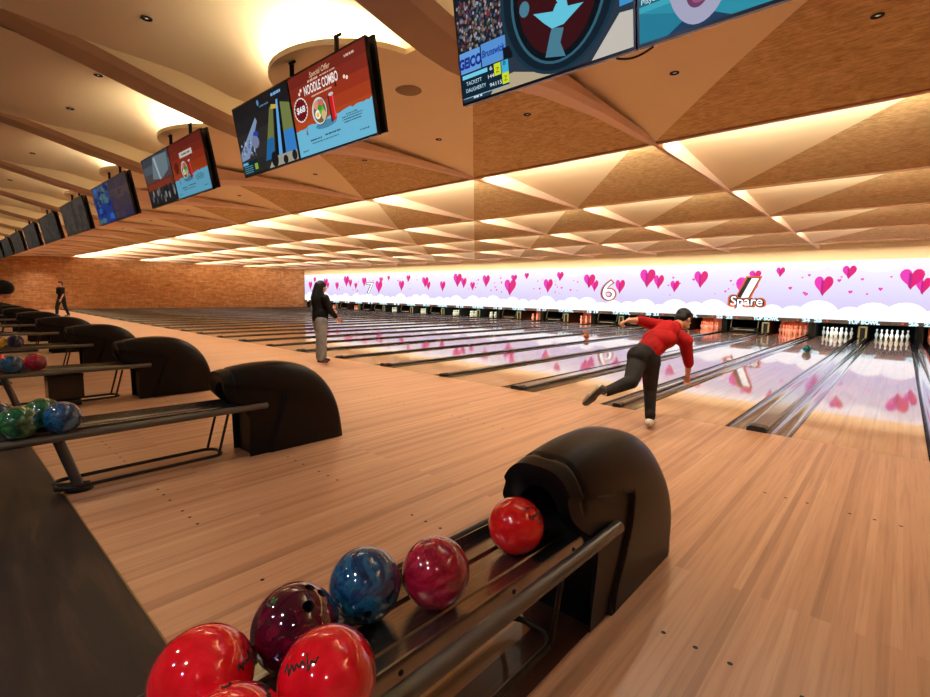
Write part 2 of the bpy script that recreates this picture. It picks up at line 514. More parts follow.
def endcap_mesh(w, h):
    q = MB(); e = w*.16
    prof = [(-w/2, .0), (-w/2, h-.02), (-w/2+e, h), (w/2-e, h), (w/2, h-.02), (w/2, .0)]; k = len(prof)
    vs = [(x*.97, -.015, z-.004) for x, z in prof]+[(x, .03, z) for x, z in prof]+[(x, .12, z) for x, z in prof]
    fs = [tuple(reversed(range(k)))]
    for a in (0, k): fs += [(a+j, a+j+1, a+k+j+1, a+k+j) for j in range(k-1)]
    fs += [(2*k+j for j in range(0))] if 0 else [tuple(2*k+j for j in range(k))]
    q.add(vs, fs, M_blackgloss); return q.mesh('end_cap')
DM = {True: (divider_mesh(WW, .05), endcap_mesh(WW+.02, .062)), False: (divider_mesh(WN+.06, .045), endcap_mesh(WN+.08, .055))}
for h in range(1, -26, -1):
    x = h*P/2; wide = h % 2 == 0
    o = link('lane_divider', DM[wide][0]); o.location = (x, 0, 0)
    lb = '%s charcoal divider capping between bowling lanes, %s divider from the right photo edge' % ('wide' if wide else 'slim', ORD[2-h])
    tag(o, lb, 'lane divider', 'lane dividers')
    c = link('end_cap', DM[wide][1], o); c.location = (0, 0, 0); c['label'] = 'black block closing the near end of the divider'

# pit partitions
b = MB()
for h in range(4, -27, -1):
    x = h*P/2
    if XW < x < XR: b.box(x-.11, x+.11, 18.12, 20.3, -.1, 1.2, M_dark)
struct(b.build('trim_30'))

# ------------------------------------------------------------------ pins
prof = [(0, 0), (.026, 0), (.0285, .012), (.036, .057), (.0453, .086), (.0565, .114), (.0598, .14), (.0575, .165), (.049, .19), (.038, .215), (.029, .236), (.0235, .255), (.0232, .27), (.026, .30), (.031, .325), (.0325, .342), (.030, .362), (.021, .376), (.009, .3808), (0, .381)]
def make_pin():
    q = MB()
    q.lathe(prof, M_pin, n=16)
    return q
bp_ = make_pin(); me_pin = bp_.mesh('bowling_pin')
qs = MB()
for za, zb in ((.246, .254), (.274, .282)):
    def rad(z):
        for (ra, a), (rb, c) in zip(prof[:-1], prof[1:]):
            if a <= z <= c and c > a: return ra+(rb-ra)*(z-a)/(c-a)
        return .025
    qs.lathe([(rad(za)+.0006, za), (rad(zb)+.0006, zb)], M_pinred, n=16)
me_stripe = qs.mesh('neck_stripe')
SP = .3048
PINPOS = [(0, 0, 'bowling pin at the front'), (-.5, 1, 'left pin of the second row'), (.5, 1, 'right pin of the second row'), (-1, 2, 'left pin of the third row'), (0, 2, 'middle pin of the third row'), (1, 2, 'right pin of the third row'), (-1.5, 3, 'left corner pin of the back row'), (-.5, 3, 'left inner pin of the back row'), (.5, 3, 'right inner pin of the back row'), (1.5, 3, 'right corner pin of the back row')]
RED = (1.0, .07, .012); WHT = (.66, .90, 1.0); GRN = (.75, 1.0, .8)
PINS = {27: (RED, 9), 26: (WHT, 6), 25: (WHT, 6), 24: (RED, 10), 22: (RED, 10), 18: (RED, 9), 16: (RED, 8), 14: (GRN, 3), 13: (GRN, 3), 12: (GRN, 3.5), 10: (GRN, 3.5), 8: (GRN, 3), 5: (RED, 6), 3: (RED, 8)}
for n_, (c, e) in PINS.items():
    x = lane_x(n_); tone = {RED: 'red-lit', WHT: 'white-lit', GRN: 'greenish-lit'}[c]
    for dx, row, ds in PINPOS:
        o = link('bowling_pin', me_pin); o.location = (x+dx*SP, 18.29+row*SP*.866, 0)
        tag(o, '%s %s on %s' % (tone, ds, lane_label(n_)), 'bowling pin', 'pins at the end of '+lane_label(n_))
        link('neck_stripe', me_stripe, o)
    area('pin_light', (x, 18.2, .64), .9, e*(1.2 if c == RED else 1.9), (0, .35, -1), c, .12)
M_curt = cloth_curtain = mat('grey_pit_curtain', (190, 180, 170), .8)
for n_ in (27, 24, 22, 18, 16, 5, 3):
    q = MB(); k = 24
    vs = [(-.52+1.04*j/k, 19.42+.02*math.sin(j*1.6), z) for z in (.0, .6) for j in range(k+1)]
    q.add(vs, [(j, j+1, k+2+j, k+1+j) for j in range(k)], M_curt, True)
    q.box(-.53, .53, 19.40, 19.45, .6, .63, M_black)
    o = q.build('pit_curtain'); o.location = (lane_x(n_), 0, 0); tag(o, 'red-lit pit curtain hanging behind the pins of %s' % lane_label(n_), 'curtain', 'red-lit pit curtains')
for n_ in range(27, 0, -1):
    if n_ in PINS: continue
    x = lane_x(n_)
    t = thing('sweep_bar', 'black pinsetter sweep bar lowered across %s' % lane_label(n_), 'sweep bar', (x, 18.2, 0), 'lowered sweep bars')
    q = MB(); q.box(-.56, .56, 0, .05, .04, .2, M_blackgloss); q.box(-.4, .4, -.004, 0, .11, .125, M_pin); q.build('sweep_board', t)
    for s in (-1, 1):
        q = MB(); q.tube([(s*.53, .02, .15), (s*.53, .12, .5), (s*.53, .35, .62)], .02, M_frame, 8); q.build('sweep_arm', t)
# ball doors at the pair centres
def make_door():
    t = thing('ball_door', '', 'ball door')
    q = MB()
    for s in (-1, 1): q.box(s*.11-.03, s*.11+.03, 0, .03, .0, .44, M_frame)
    q.box(-.14, .14, 0, .03, .38, .44, M_frame); q.build('door_frame', t)
    q = MB(); q.box(-.08, .08, .012, .028, .0, .38, M_black); q.build('flap', t)
    return t
d0 = make_door()
for i in range(0, 13):
    lb = 'olive grey framed ball door under the pin signs, %s door from the right photo edge' % ORD[i+1]
    if i == 0: d0.location = (0, 18.08, .05); d0['label'] = lb; d0['group'] = 'ball doors'
    else: dup(d0, (-i*P, 18.08, .05), lb, 'ball doors')

# ------------------------------------------------------------------ masking screen above the pins
ms = thing('masking_screen', 'long glowing white and lilac screen with pink hearts above the pins', 'screen', (0, YM, 0))
X0, X1, Z0, Z1 = XW+.08, XR-.02, .715, 3.02
b = MB()
WHITE = emat((250, 250, 255), 1.25)
SKY = mat('screen_lilac', (222, 210, 246), .6, 0, .04)
def _sky():
    nt, N, L, bb = nodes(SKY)
    bb.inputs['Base Color'].default_value = (.01, .01, .01, 1)
    tc = N.new('ShaderNodeTexCoord'); sp = N.new('ShaderNodeSeparateXYZ'); L.new(tc.outputs['Object'], sp.inputs[0])
    mr = N.new('ShaderNodeMapRange'); mr.inputs[1].default_value = Z0; mr.inputs[2].default_value = Z1; L.new(sp.outputs[2], mr.inputs[0])
    c = ramp(SKY, mr.outputs[0], [(0, (208, 194, 240)), (.3, (218, 208, 244)), (.65, (232, 226, 250)), (1, (248, 246, 255))])
    L.new(c, bb.inputs['Emission Color']); bb.inputs['Emission Strength'].default_value = .92
_sky()
b.box(X0, X1, 0, .04, Z0, Z1, M_black)
b.quad((X0, -.001, Z0), (X1, -.001, Z0), (X1, -.001, Z1), (X0, -.001, Z1), SKY)
lay = [-.002]
def art(pts, m, y=None):
    y0 = lay[0] if y is None else y
    pts = [(min(max(x, X0), X1), min(max(z, Z0), Z1)) for x, z in pts]
    b.poly([(x, y0, z) for x, z in pts], m)
rnd = random.Random(3)
PER, ORG = 12.8, -4.05
def tiles():
    return [ORG+PER*i for i in range(-3, 2)]
CLb = [(0.2, 1.2, .75), (1.0, 1.12, .6), (1.75, 1.08, .65), (2.6, 1.26, .9), (3.6, 1.1, .6), (4.3, 1.22, .85), (5.2, 1.24, .85), (6.0, 1.05, .6), (6.7, 1.12, .75), (7.5, 1.1, .7), (8.3, 1.2, .85), (9.1, 1.02, .6), (9.8, 1.2, .9), (10.7, 1.14, .75), (11.5, 1.24, .85), (12.3, 1.1, .6)]
CLt = [(.3, 2.95, .4), (1.3, 2.9, .45), (2.3, 2.86, .4), (3.3, 2.95, .5), (4.3, 2.83, .5), (5.0, 2.98, .35), (6.4, 2.93, .45), (7.7, 2.9, .5), (8.7, 3.0, .4), (9.9, 2.92, .5), (11, 2.86, .45), (12, 2.95, .4)]
yy = -.002
for T in tiles():
    for k, (dx, z, r) in enumerate(CLb):
        x = T+dx
        if X0 < x < X1:
            yy = -.0022-.0001*(k % 6)
            art(ellipse(x, z-r*.5, r*.78, r*.72, 30), WHITE, yy)
    for k, (dx, z, r) in enumerate(CLt):
        x = T+dx
        if X0 < x < X1: art(ellipse(x, z+.05, r*1.3, r*.66, 26), WHITE, -.0022-.0001*(k % 6))
b.quad((X0, -.0032, Z0), (X1, -.0032, Z0), (X1, -.0032, Z0+.26), (X0, -.0032, Z0+.26), WHITE)
b.quad((X0, -.0032, Z1-.1), (X1, -.0032, Z1-.1), (X1, -.0032, Z1), (X0, -.0032, Z1), WHITE)
H1, H2, H3 = emat((240, 52, 186), 1.0), emat((230, 14, 120), 1.0), emat((188, 20, 130), 1.0)
def heart(cx, cz, w, h, y, fold=True):
    half = []
    for i in range(13):
        t = PI*i/12
        half.append((16*math.sin(t)**3/16*w/2, (13*math.cos(t)-5*math.cos(2*t)-2*math.cos(3*t)-math.cos(4*t)+2.5)/14.5*h/2))
    L_ = [(cx-x, cz+z) for x, z in half]; R_ = [(cx+x, cz+z) for x, z in half]
    if fold:
        mid = w*.18
        b.poly([(x, y, z) for x, z in L_ if X0 <= x <= X1 or 1], H1)
        b.poly([(x, y, z) for x, z in R_][::-1], H2)
        # central fold band
        tp, bt = half[0][1], half[-1][1]
        b.poly([(cx-w*.13, y-.0002, cz+tp+h*.06), (cx, y-.0002, cz+tp), (cx, y-.0002, cz+bt), (cx-w*.13, y-.0002, cz+bt+h*.16)], H3)
    else: b.poly([(x, y, z) for x, z in L_+R_[::-1]], H1)
HT = [(0, 1.92, .88, 1.0), (.28, 2.46, .46, .46), (1.2, 2.6, .32, .42), (2.7, 2.02, .62, .8), (3.47, 2.55, .44, .54), (5.28, 2.27, .68, .76), (5.6, 2.02, .42, .63), (7.02, 1.98, .52, .73), (8.42, 2.39, .77, .93), (8.98, 2.21, .5, .7), (9.75, 2.0, .42, .57), (10.9, 2.32, .6, .8)]
for T in tiles():
    for k, (dx, z, w, h) in enumerate(HT):
        x = T+dx
        if X0+w/2 < x < X1-w/2: heart(x, z, w, h, -.0036-.0004*(k % 3))
    for k in range(26):
        x = T+rnd.choice([3.2, 4.3, 7.6, 9.3, 10.2, 11.6, 12.0, 1.9])+rnd.uniform(-.45, .45); z = rnd.uniform(1.55, 2.5)
        s = rnd.uniform(.06, .15)
        if X0+.2 < x < X1-.2: heart(x, z, s, s, -.0034, False)
scr = b.build('display', ms)
def graphic(name, layers, parent, label=None):
    q = MB()
    for (vs, fs), m, x, y, z in layers: q.add([(v[0]+x, y, v[1]+z) for v in vs], fs, m)
    o = q.build(name, parent)
    if label: o['label'] = label
ORG_, DRK, WTX = emat((232, 104, 50), 1.0), emat((40, 26, 40), 1.0), emat((255, 255, 255), 1.3)
NAVY = emat((40, 50, 90), 1.0)
def pl(pts): return (pts and [(x, z, 0) for x, z in pts], [tuple(range(len(pts)))])
six_out, six_dk, six = text_geo('6', 1.42, .92, 0, .065), text_geo('6', 1.42, .82, 0, .03), text_geo('6', 1.42, .70)
graphic('numeral', [(six_out, ORG_, -10.46, -.0052, 1.74), (six_dk, NAVY, -10.46, -.0056, 1.74), (six, WTX, -10.44, -.006, 1.74)], ms, 'large white number 6 outlined in orange')
graphic('numeral', [(text_geo('7', 1.2, .98, 0, .05), NAVY, -30.82, -.0052, 1.8), (text_geo('7', 1.2, .78), WTX, -30.8, -.006, 1.8)], ms, 'large white number 7 outlined in dark blue')
def bar(x, z, w, h, sh): return pl([(x-w/2-sh, z-h/2), (x+w/2-sh, z-h/2), (x+w/2+sh, z+h/2), (x-w/2+sh, z+h/2)])
graphic('numeral', [(bar(-4.0, 1.94, .62, 1.02, .2), ORG_, 0, -.0056, 0), (bar(-4.0, 1.94, .5, .9, .19), DRK, 0, -.006, 0), (bar(-3.93, 1.94, .28, .84, .18), WTX, 0, -.0064, 0)], ms, 'slanted white number 1 with orange and black outline')
sp_o, sp_d, sp_w = text_geo('Spare', .56, 1.5, 0, .085), text_geo('Spare', .56, 1.36, 0, .05), text_geo('Spare', .56, 1.24, 0, .006)
graphic('lettering', [(sp_o, ORG_, -4.03, -.0068, 1.36), (sp_d, DRK, -4.03, -.0072, 1.36), (sp_w, WTX, -4.03, -.0076, 1.36)], ms, 'white word Spare outlined in orange')
# header strips, one for each pair of lanes
M_strip = mat('dark_header_strip', (66, 58, 54), .4, .2)
TX = emat((200, 240, 252), 1.3); RD = emat((255, 60, 50), 1.0)
top_t = text_geo('TUP BOWL', .185, .96, 0, .013)
for i in range(-1, 13):
    a, c = 25-2*i, 26-2*i
    lb = 'dark header strip with the last lane number at the right photo edge' if i < 0 else 'dark header strip reading TUP BOWL above the lanes, %s from the right photo edge' % ORD[i+2]
    t = thing('header_strip', lb, 'sign', (-i*P, YM+.01, .64), 'header strips over the lanes')
    q = MB(); q.box(-P/2+.003, P/2-.003, 0, .08, -.07, .0745, M_strip); q.build('strip', t)
    q = MB(); q.add([(v[0], -.002, v[1]) for v in top_t[0]], top_t[1], TX); q.build('lettering', t)
    for s, nn in ((-1, a), (1, c)):
        g = text_geo(str(nn), .17, .27, 0, .012)
        q = MB(); q.add([(v[0]+s*(P/2-.2), -.002, v[1]) for v in g[0]], g[1], TX); q.build('lane_number', t)
        q = MB(); q.add([(s*(P/2-.5)+x, -.002, z) for x, z in ellipse(0, 0, .035, .03, 12)], [tuple(range(12))], RD); q.build('indicator_light', t)

# ------------------------------------------------------------------ ball returns
RX = .024
def ssm(t): t = min(1, max(0, t)); return t*t*(3-2*t)
def make_return():
    t = thing('ball_return', '', 'ball return')
    # hood shell
    q = MB(); NA, NT = 110, 140
    YF, YBk, PK = -4.40, -3.275, -4.0
    def hz(y):
        if y <= PK: return .80-.05*((PK-y)/.40)**2
        u = min(1, (y-PK)/(YBk-PK)); return .80*(1-u**2.6)**(1/2.6)
    grid = []
    for k in range(NT+1):
        s = k/NT; tt = 1-(1-s)**1.7
        yc = YF+(YBk-YF)*tt; h = max(hz(yc), 0)
        rowv = []
        for j in range(NA+1):
            th = PI*j/NA; c, sn = math.cos(th), math.sin(th); nn = 3.3
            x = .222*math.copysign(abs(c)**(2/nn), c); z = h*abs(sn)**(2/nn)
            x *= 1-.13*ssm((.45-z)/.45)
            y = yc+(1-tt)**2*(.2*ssm((.60-z)/.22))
            side = ssm((abs(x)-.13)/.05)
            yb = -4.03+.30*z
            rec = ssm((.555+.22*(-3.91-y)-z)/.020)*ssm((yb-y)/.010)*side
            x -= math.copysign(.020*rec, x)
            gr = math.exp(-((y-(YF+.085+.02*abs(c)))/.008)**2)*ssm((z-.56)/.03)
            x *= 1-.045*gr; z -= .011*gr*abs(sn)
            # bevelled back corners
            bk = ssm((y-(YBk-.06))/.06)
            x *= 1-.05*bk
            rowv.append((x+RX, y, z))
        grid.append(rowv)
    vs = [p for r in grid for p in r]
    fs = [(k*(NA+1)+j, k*(NA+1)+j+1, (k+1)*(NA+1)+j+1, (k+1)*(NA+1)+j) for k in range(NT) for j in range(NA)]
    q.add(vs, fs, M_hood, True)
    # front rim and mouth tunnel
    inner, deep = [], []
    for j in range(NA+1):
        th = PI*j/NA; c, sn = math.cos(th), math.sin(th)
        x = .158*math.copysign(abs(c)**(2/2.5), c); z = .655*abs(sn)**(2/2.5)
        y = YF+.03+.19*ssm((.56-z)/.22)
        inner.append((x+RX, y, z)); deep.append((x*.9+RX, -3.7, min(z*.95, z)))
    rim = [tuple((Vector(grid[0][j])*.5+Vector(inner[j])*.5)+Vector((0, -.012, 0))) for j in range(NA+1)]
    vs = grid[0]+rim+inner+deep; k = NA+1
    q.add(vs, [(a*k+j+1, a*k+j, (a+1)*k+j, (a+1)*k+j+1) for a in range(2) for j in range(NA)], M_hood, True)
    q.build('hood', t, 40)
    q = MB()
    q.add(inner+deep, [(j+1, j, k+j, k+j+1) for j in range(NA)]+[tuple(k+j for j in range(k))], M_dark, True)
    q.box(RX-.15, RX+.15, -4.165, -4.14, .0, .40, M_hood)
    o = q.build('mouth_lining', t); o['label'] = 'black hollow inside the hood mouth'
    # rails
    ye = -6.5
    q = MB(); q.tube([(.238, -4.06, .444), (.238, -5.0, .447), (.238, ye, .452)], .027, M_rail, 20); o = q.build('rail', t, 50); o['label'] = 'grey metal tube rail'
    q = MB(); q.tube([(-.19, -4.2, .444), (-.19, -5.0, .447), (-.19, ye, .452)], .022, M_railb, 16); o = q.build('rail', t, 50); o['label'] = 'black tube rail'
    # steel tray, gently rising towards the players
    def tz(y): return .441+(-4.54-y)*.018
    q = MB(); ya, yb = -3.9, ye+.1
    pr = [(-.15, .035), (-.145, .035), (-.143, .0), (-.06, .0), (-.055, .006), (-.045, .006), (-.04, -.004), (.08, -.004), (.085, .006), (.095, .006), (.1, .0), (.172, .0), (.174, .03), (.182, .03), (.182, -.03)]
    vs = [(x, y, tz(y)+z-.0) for y in (ya, yb) for x, z in pr]; k = len(pr)
    q.add(vs, [(j, j+1, k+j+1, k+j) for j in range(k-1)], M_steel); tr = q.build('tray', t)
    for y in (-4.35, -4.75, -5.25, -5.75):
        q = MB(); q.lathe([(0, .004), (.007, .003), (.009, 0)], M_railb, n=10, M=Matrix.Translation((.183, y, tz(y)-.005)) @ Matrix.Rotation(PI/2, 4, 'Y')); q.build('bolt', tr)
    # floor loop, brace and post
    q = MB(); R = .09; y0, y1, xa, xb = -5.5, -4.40, RX-.11, RX+.13
    loop = []
    for (cx, cy, a0) in ((xb-R, y1-R, 0), (xa+R, y1-R, 90), (xa+R, y0+R, 180), (xb-R, y0+R, 270)):
        for i in range(7):
            a = math.radians(a0+15*i); loop.append((cx+R*math.cos(a), cy+R*math.sin(a), .062))
    q.tube(loop, .014, M_railb, 10, closed=True); q.build('floor_loop', t)
    for s in (xa, xb):
        q = MB(); q.tube([(s, -4.45, .06), (s, -4.36, .40)], .011, M_railb, 8); q.build('brace', t)
    q = MB(); q.tube([(RX, -5.47, .43), (RX, -5.36, .02)], .034, M_rail, 16); q.tube([(RX-.2, -5.47, .43), (RX+.22, -5.47, .43)], .016, M_railb, 10); q.build('support_post', t, 50)
    q = MB(); q.lathe([(0, .018), (.075, .016), (.085, .006), (.085, 0)], M_railb, (RX, -5.36, 0), 20); q.tube([(RX, -5.3, .018), (RX, -5.5, .05)], .03, M_railb, 10); q.build('foot_plate', t)
    return t
R0 = make_return()
for i in range(13):
    loc = (-i*P, 0, 0)
    if i == 0:
        R0['label'] = 'large black hooded ball return in the right foreground with a steel tray'; R0['group'] = 'ball returns'
    else:
        lb = 'black hooded ball return, %s one behind the large foreground return' % ORD[i]
        dup(R0, loc, lb, 'ball returns')
# small black blower box under the third return
t = thing('blower_box', 'square black box under the grey rail of the second return behind the foreground one', 'box', (-2*P, -4.93, 0))
q = MB(); q.box(-.12, .12, -.17, .17, .1, .385, M_blackgloss); q.box(-.125, .125, -.175, .175, .37, .39, M_black); q.build('casing', t)
q = MB()
q.box(-.1, .1, -.14, .14, 0, .1, M_black); q.build('plinth', t)
# dark and gold striped plate on the floor under the foreground return
M_ink = planks('dark_gold_planks', 'yx', .62, .072, (66, 42, 34), (48, 30, 26), (176, 126, 70), .34, .45)
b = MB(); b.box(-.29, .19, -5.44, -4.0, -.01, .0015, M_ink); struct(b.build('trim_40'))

# ------------------------------------------------------------------ bowling balls
def swirl(name, stops, scale=6, rough=.08, dist=3):
    m = mat(name, stops[0][1], rough, 0, .5, 1.0, .03)
    nt, N, L, bb = nodes(m)
    v = coords(m, 'xyz'); n = noise(m, v, scale, 5, .6, dist)
    L.new(ramp(m, n, stops), bb.inputs['Base Color']); return m
B_red = swirl('bright_red_urethane', [(.3, (214, 14, 22)), (.7, (232, 26, 30))], 4)
B_red2 = swirl('scarlet_pearl', [(.3, (196, 8, 24)), (.6, (226, 20, 40)), (.8, (236, 44, 60))], 5)
B_crim = swirl('crimson_pearl', [(.3, (104, 10, 34)), (.5, (150, 18, 48)), (.72, (186, 44, 76))], 8)
B_blue = swirl('blue_marble', [(.3, (6, 22, 52)), (.48, (10, 58, 98)), (.6, (24, 96, 134)), (.75, (14, 50, 92))], 9)
B_mar = swirl('maroon_marble', [(.3, (30, 6, 20)), (.5, (66, 8, 30)), (.65, (104, 14, 44)), (.8, (52, 8, 40))], 8)
B_green = swirl('green_marble', [(.3, (6, 44, 30)), (.5, (14, 84, 52)), (.7, (60, 130, 60))], 8)
B_navy = swirl('navy_marble', [(.3, (10, 14, 40)), (.6, (26, 34, 78)), (.8, (48, 40, 96))], 8)
B_yel = swirl('yellow_urethane', [(.3, (206, 176, 24)), (.7, (232, 206, 50))], 4)
B_teal = swirl('teal_urethane', [(.3, (10, 96, 130)), (.7, (26, 140, 170))], 5)
B_or = swirl('orange_urethane', [(.3, (226, 104, 10)), (.7, (240, 130, 30))], 4)
M_hole = mat('finger_hole_dark', (8, 8, 9), .7)
M_mark = mat('printed_black_mark', (18, 14, 14), .5)
M_markg = mat('printed_green_mark', (40, 110, 60), .5)
RBALL = .108
def make_ball(m, holes):
    """sphere with three drilled finger holes around direction `holes`"""
    q = MB(); q.sphere((0, 0, 0), RBALL, m, 56, 36)
    me = q.mesh('bowling_ball', None, True)
    for p in me.polygons: p.use_smooth = True
    if holes is None: return me
    o = bpy.data.objects.new('tmp', me); COL.objects.link(o)
    d = Vector(holes).normalized(); a = d.orthogonal().normalized(); bb = d.cross(a)
    c = MB()
    for off, r in (((-.16, .14)), .0135), (((.16, .14)), .0135), (((0, -.42)), .0155):
        e = (d+off[0]*a+off[1]*bb).normalized()
        c.tube([e*(RBALL*.55), e*(RBALL*1.1)], r, M_hole, 16)
    cme = c.mesh('cut', None, True); cobj = bpy.data.objects.new('cut', cme); COL.objects.link(cobj)
    me.materials.append(M_hole)
    mo = o.modifiers.new('b', 'BOOLEAN'); mo.operation = 'DIFFERENCE'; mo.object = cobj; mo.solver = 'EXACT'; mo.material_mode = 'TRANSFER'
    out = evalmesh(o)
    bpy.data.objects.remove(o); bpy.data.objects.remove(cobj)
    for p in out.polygons: p.use_smooth = True
    out.set_sharp_from_angle(angle=math.radians(40))
    out.name = 'bowling_ball'
    return out
_bm = {}
def ball(m, loc, label, holes=(0, 0, 1), marks=None, mm=None, group='bowling balls on the returns', rest=None):
    key = (m.name, holes)
    if key not in _bm: _bm[key] = make_ball(m, holes)
    o = link('bowling_ball', _bm[key]); o.location = loc; tag(o, label, 'bowling ball', group)
    for line in (marks or []):
        q = MB()
        pts = []
        for p, r in zip(line[:-1], line[1:]):
            for k in range(6): pts.append((Vector(p).lerp(Vector(r), k/6)).normalized()*(RBALL+.0002))
        pts.append(Vector(line[-1]).normalized()*(RBALL+.0002))
        q.tube(pts, .0021, mm or M_mark, 6)
        q.build('printed_mark', o)
    return o
def frame_on(d, upv=(0, 0, 1)):
    d = Vector(d).normalized(); r = Vector(upv).cross(d).normalized(); u = d.cross(r)
    return d, r, u
def script(d, up, rows):
    d, r, u = frame_on(d, up); out = []
    for row in rows: out.append([tuple(d+r*x+u*y) for x, y in row])
    return out
SCRIB = [[(-.28, .02), (-.22, .14), (-.17, -.05), (-.12, .08), (-.06, -.03), (-.02, .06), (.04, -.02), (.08, .07), (.13, -.02)], [(.16, .16), (.18, -.12), (.24, .02), (.3, -.03), (.36, .05)], [(-.1, -.14), (.0, -.13), (.1, -.15), (.22, -.13)], [(-.08, -.2), (.06, -.19), (.18, -.21)]]
SWSH = [[(-.3, .3), (-.15, .36), (.02, .3), (.12, .36), (.2, .3)], [(.05, .24), (.18, .2), (.3, .26)]]
cv = Vector((1.077, -6.019, 1.435))
ball(B_red, (.035, -4.542, .551), 'bright red ball with black lettering alone in front of the foreground hood', (-.5, .3, -.7), script((.80, .05, .60), (0.1, -.1, 1), [[(x*1.25, y*1.25) for x, y in l] for l in SCRIB+SWSH]))
ball(B_crim, (.044, -4.987, .557), 'crimson pearl ball next behind the lone red ball on the foreground tray', (0, 1, -.3))
ball(B_blue, (-.060, -5.184, .560), 'dark blue marbled ball between the crimson and maroon balls on the foreground tray', (.72, -.52, -.45))
ball(B_mar, (-.025, -5.432, .571), 'dark maroon marbled ball with finger holes on top, beside the red pair in front', (.36, .33, .87), script((-.07, -.5, .86), (0, .5, 1), [[(-.12, 0), (-.05, .1), (0, -.05), (.06, .1), (.1, -.02)], [(-.1, -.1), (.0, -.12), (.1, -.08)]]), M_markg)
ball(B_red2, (.189, -5.471, .576), 'scarlet ball with black script, beside the grey rail in the foreground', (-.6, .5, -.4), script((.08, -.70, .70), (-.6, .2, .6), [[(x*1.25, y*1.25) for x, y in l] for l in SCRIB[:2]]))
ball(B_red2, (-.016, -5.66, .576), 'scarlet ball nearest the dark floor at the lower left of the foreground tray', (-.3, .2, -.9), script((.68, .62, .36), (0, 0, 1), SCRIB[:2]))
ball(B_red2, (.2, -5.69, .573), 'scarlet ball cut off by the bottom edge of the photo, foreground tray', (.3, -.9, -.2), script((-.25, .15, .95), (-.5, 1, 0), [[(-.1, .1), (0, .0), (-.1, -.1)]])+script((.12, .66, .74), (0, 0, 1), SCRIB[:2]))
gb = 'bowling balls on the returns'
ball(B_blue, (-P+.187, -5.447, .57), 'blue marbled ball beside the grey rail of the return just behind the foreground one', (-.4, .5, .75))
ball(B_green, (-P+.187, -5.67, .574), 'green marbled ball at the left photo edge, before the blue ball, second return', (.3, -.5, -.8))
ball(B_green, (-P-.03, -5.52, .572), 'green ball half hidden behind the blue ball on the second return', (-.4, .5, .75))
ball(B_navy, (-P-.03, -5.745, .574), 'dark navy ball behind the green ball at the left photo edge on the second return', (.3, -.5, -.8))
ball(B_crim, (-2*P+.04, -5.18, .56), 'crimson ball at the hood end of the row on the third return', (0, 1, -.3))
ball(B_blue, (-2*P+.18, -5.40, .567), 'blue ball next to the crimson ball on the third return', (-.4, .5, .75))
ball(B_red, (-2*P-.03, -5.49, .568), 'red ball mostly hidden behind the blue ball on the third return', (-.5, .3, -.7))
ball(B_navy, (-3*P+.18, -5.06, .56), 'navy ball at the hood end of the row on the fourth return', (.3, -.5, -.8))
ball(B_yel, (-3*P+.16, -5.28, .564), 'yellow ball beside the navy ball on the fourth return', (-.4, .5, -.75))
ball(B_teal, (-.82, 10.43, RBALL), 'teal ball rolling down the lane marked 25', (.3, -.5, .8), group='balls rolling on the lanes')
ball(B_or, (-6.88, 9.07, RBALL), 'orange ball rolling down a lane left of the bowler in red', (.3, -.5, .8), group='balls rolling on the lanes')

# ------------------------------------------------------------------ hanging screens
SA = math.atan2(.126, .685); SH_ = math.hypot(.126, .685)
M_bez = mat('black_bezel', (12, 12, 13), .3)
WS = 1.175
class Pic:
    """flat picture on a screen: u across 0..1, v up 0..1"""
    def __init__(self): self.q = MB(); self.d = 0
    def p(self, pts, rgb, k=1.0):
        self.d += 1
        pts = [(min(max(u, 0), 1), min(max(v, 0), 1)) for u, v in pts]
        self.q.poly([(u*(WS-.03)+.015, -.0005-.00012*self.d, v*(SH_-.03)+.015) for u, v in pts], emat(rgb, k)); return self
    def el(self, u, v, ru, rv, rgb, n=30, rot=0): return self.p(ellipse(u, v, ru, rv, n, rot), rgb)
    def r(self, u0, u1, v0, v1, rgb): return self.p([(u0, v0), (u1, v0), (u1, v1), (u0, v1)], rgb)
    def t(self, s, u, v, h, w, rgb, shear=0, bold=0.):
        self.d += 1
        vs, fs = text_geo(s, h*SH_*1.12, w*WS, shear, bold*h*SH_*3)
        self.q.add([(x+u*(WS-.03)+.015, -.0005-.00012*self.d, y+v*(SH_-.03)+.015) for x, y, z in vs], fs, emat(rgb, 1.0)); return self
    def bars(self, u, v, h, w, rgb):
        """a line of print too small to read: short strokes of uneven width"""
        R_ = random.Random(int(u*977+v*613)); x = u-w/2
        while x < u+w/2-.004:
            d = R_.uniform(.008, .02); self.r(x, min(x+d, u+w/2), v-h/2, v+h/2, rgb); self.d -= 1; x += d+R_.choice((.003, .003, .009))
        self.d += 1; return self
    def grad(self, cols):
        n = len(cols)
        for i, c in enumerate(cols): self.r(0, 1, i/n, (i+1)/n, c); self.d -= 1
        self.d += 1; return self
    def build(self, parent): return self.q.build('picture', parent)

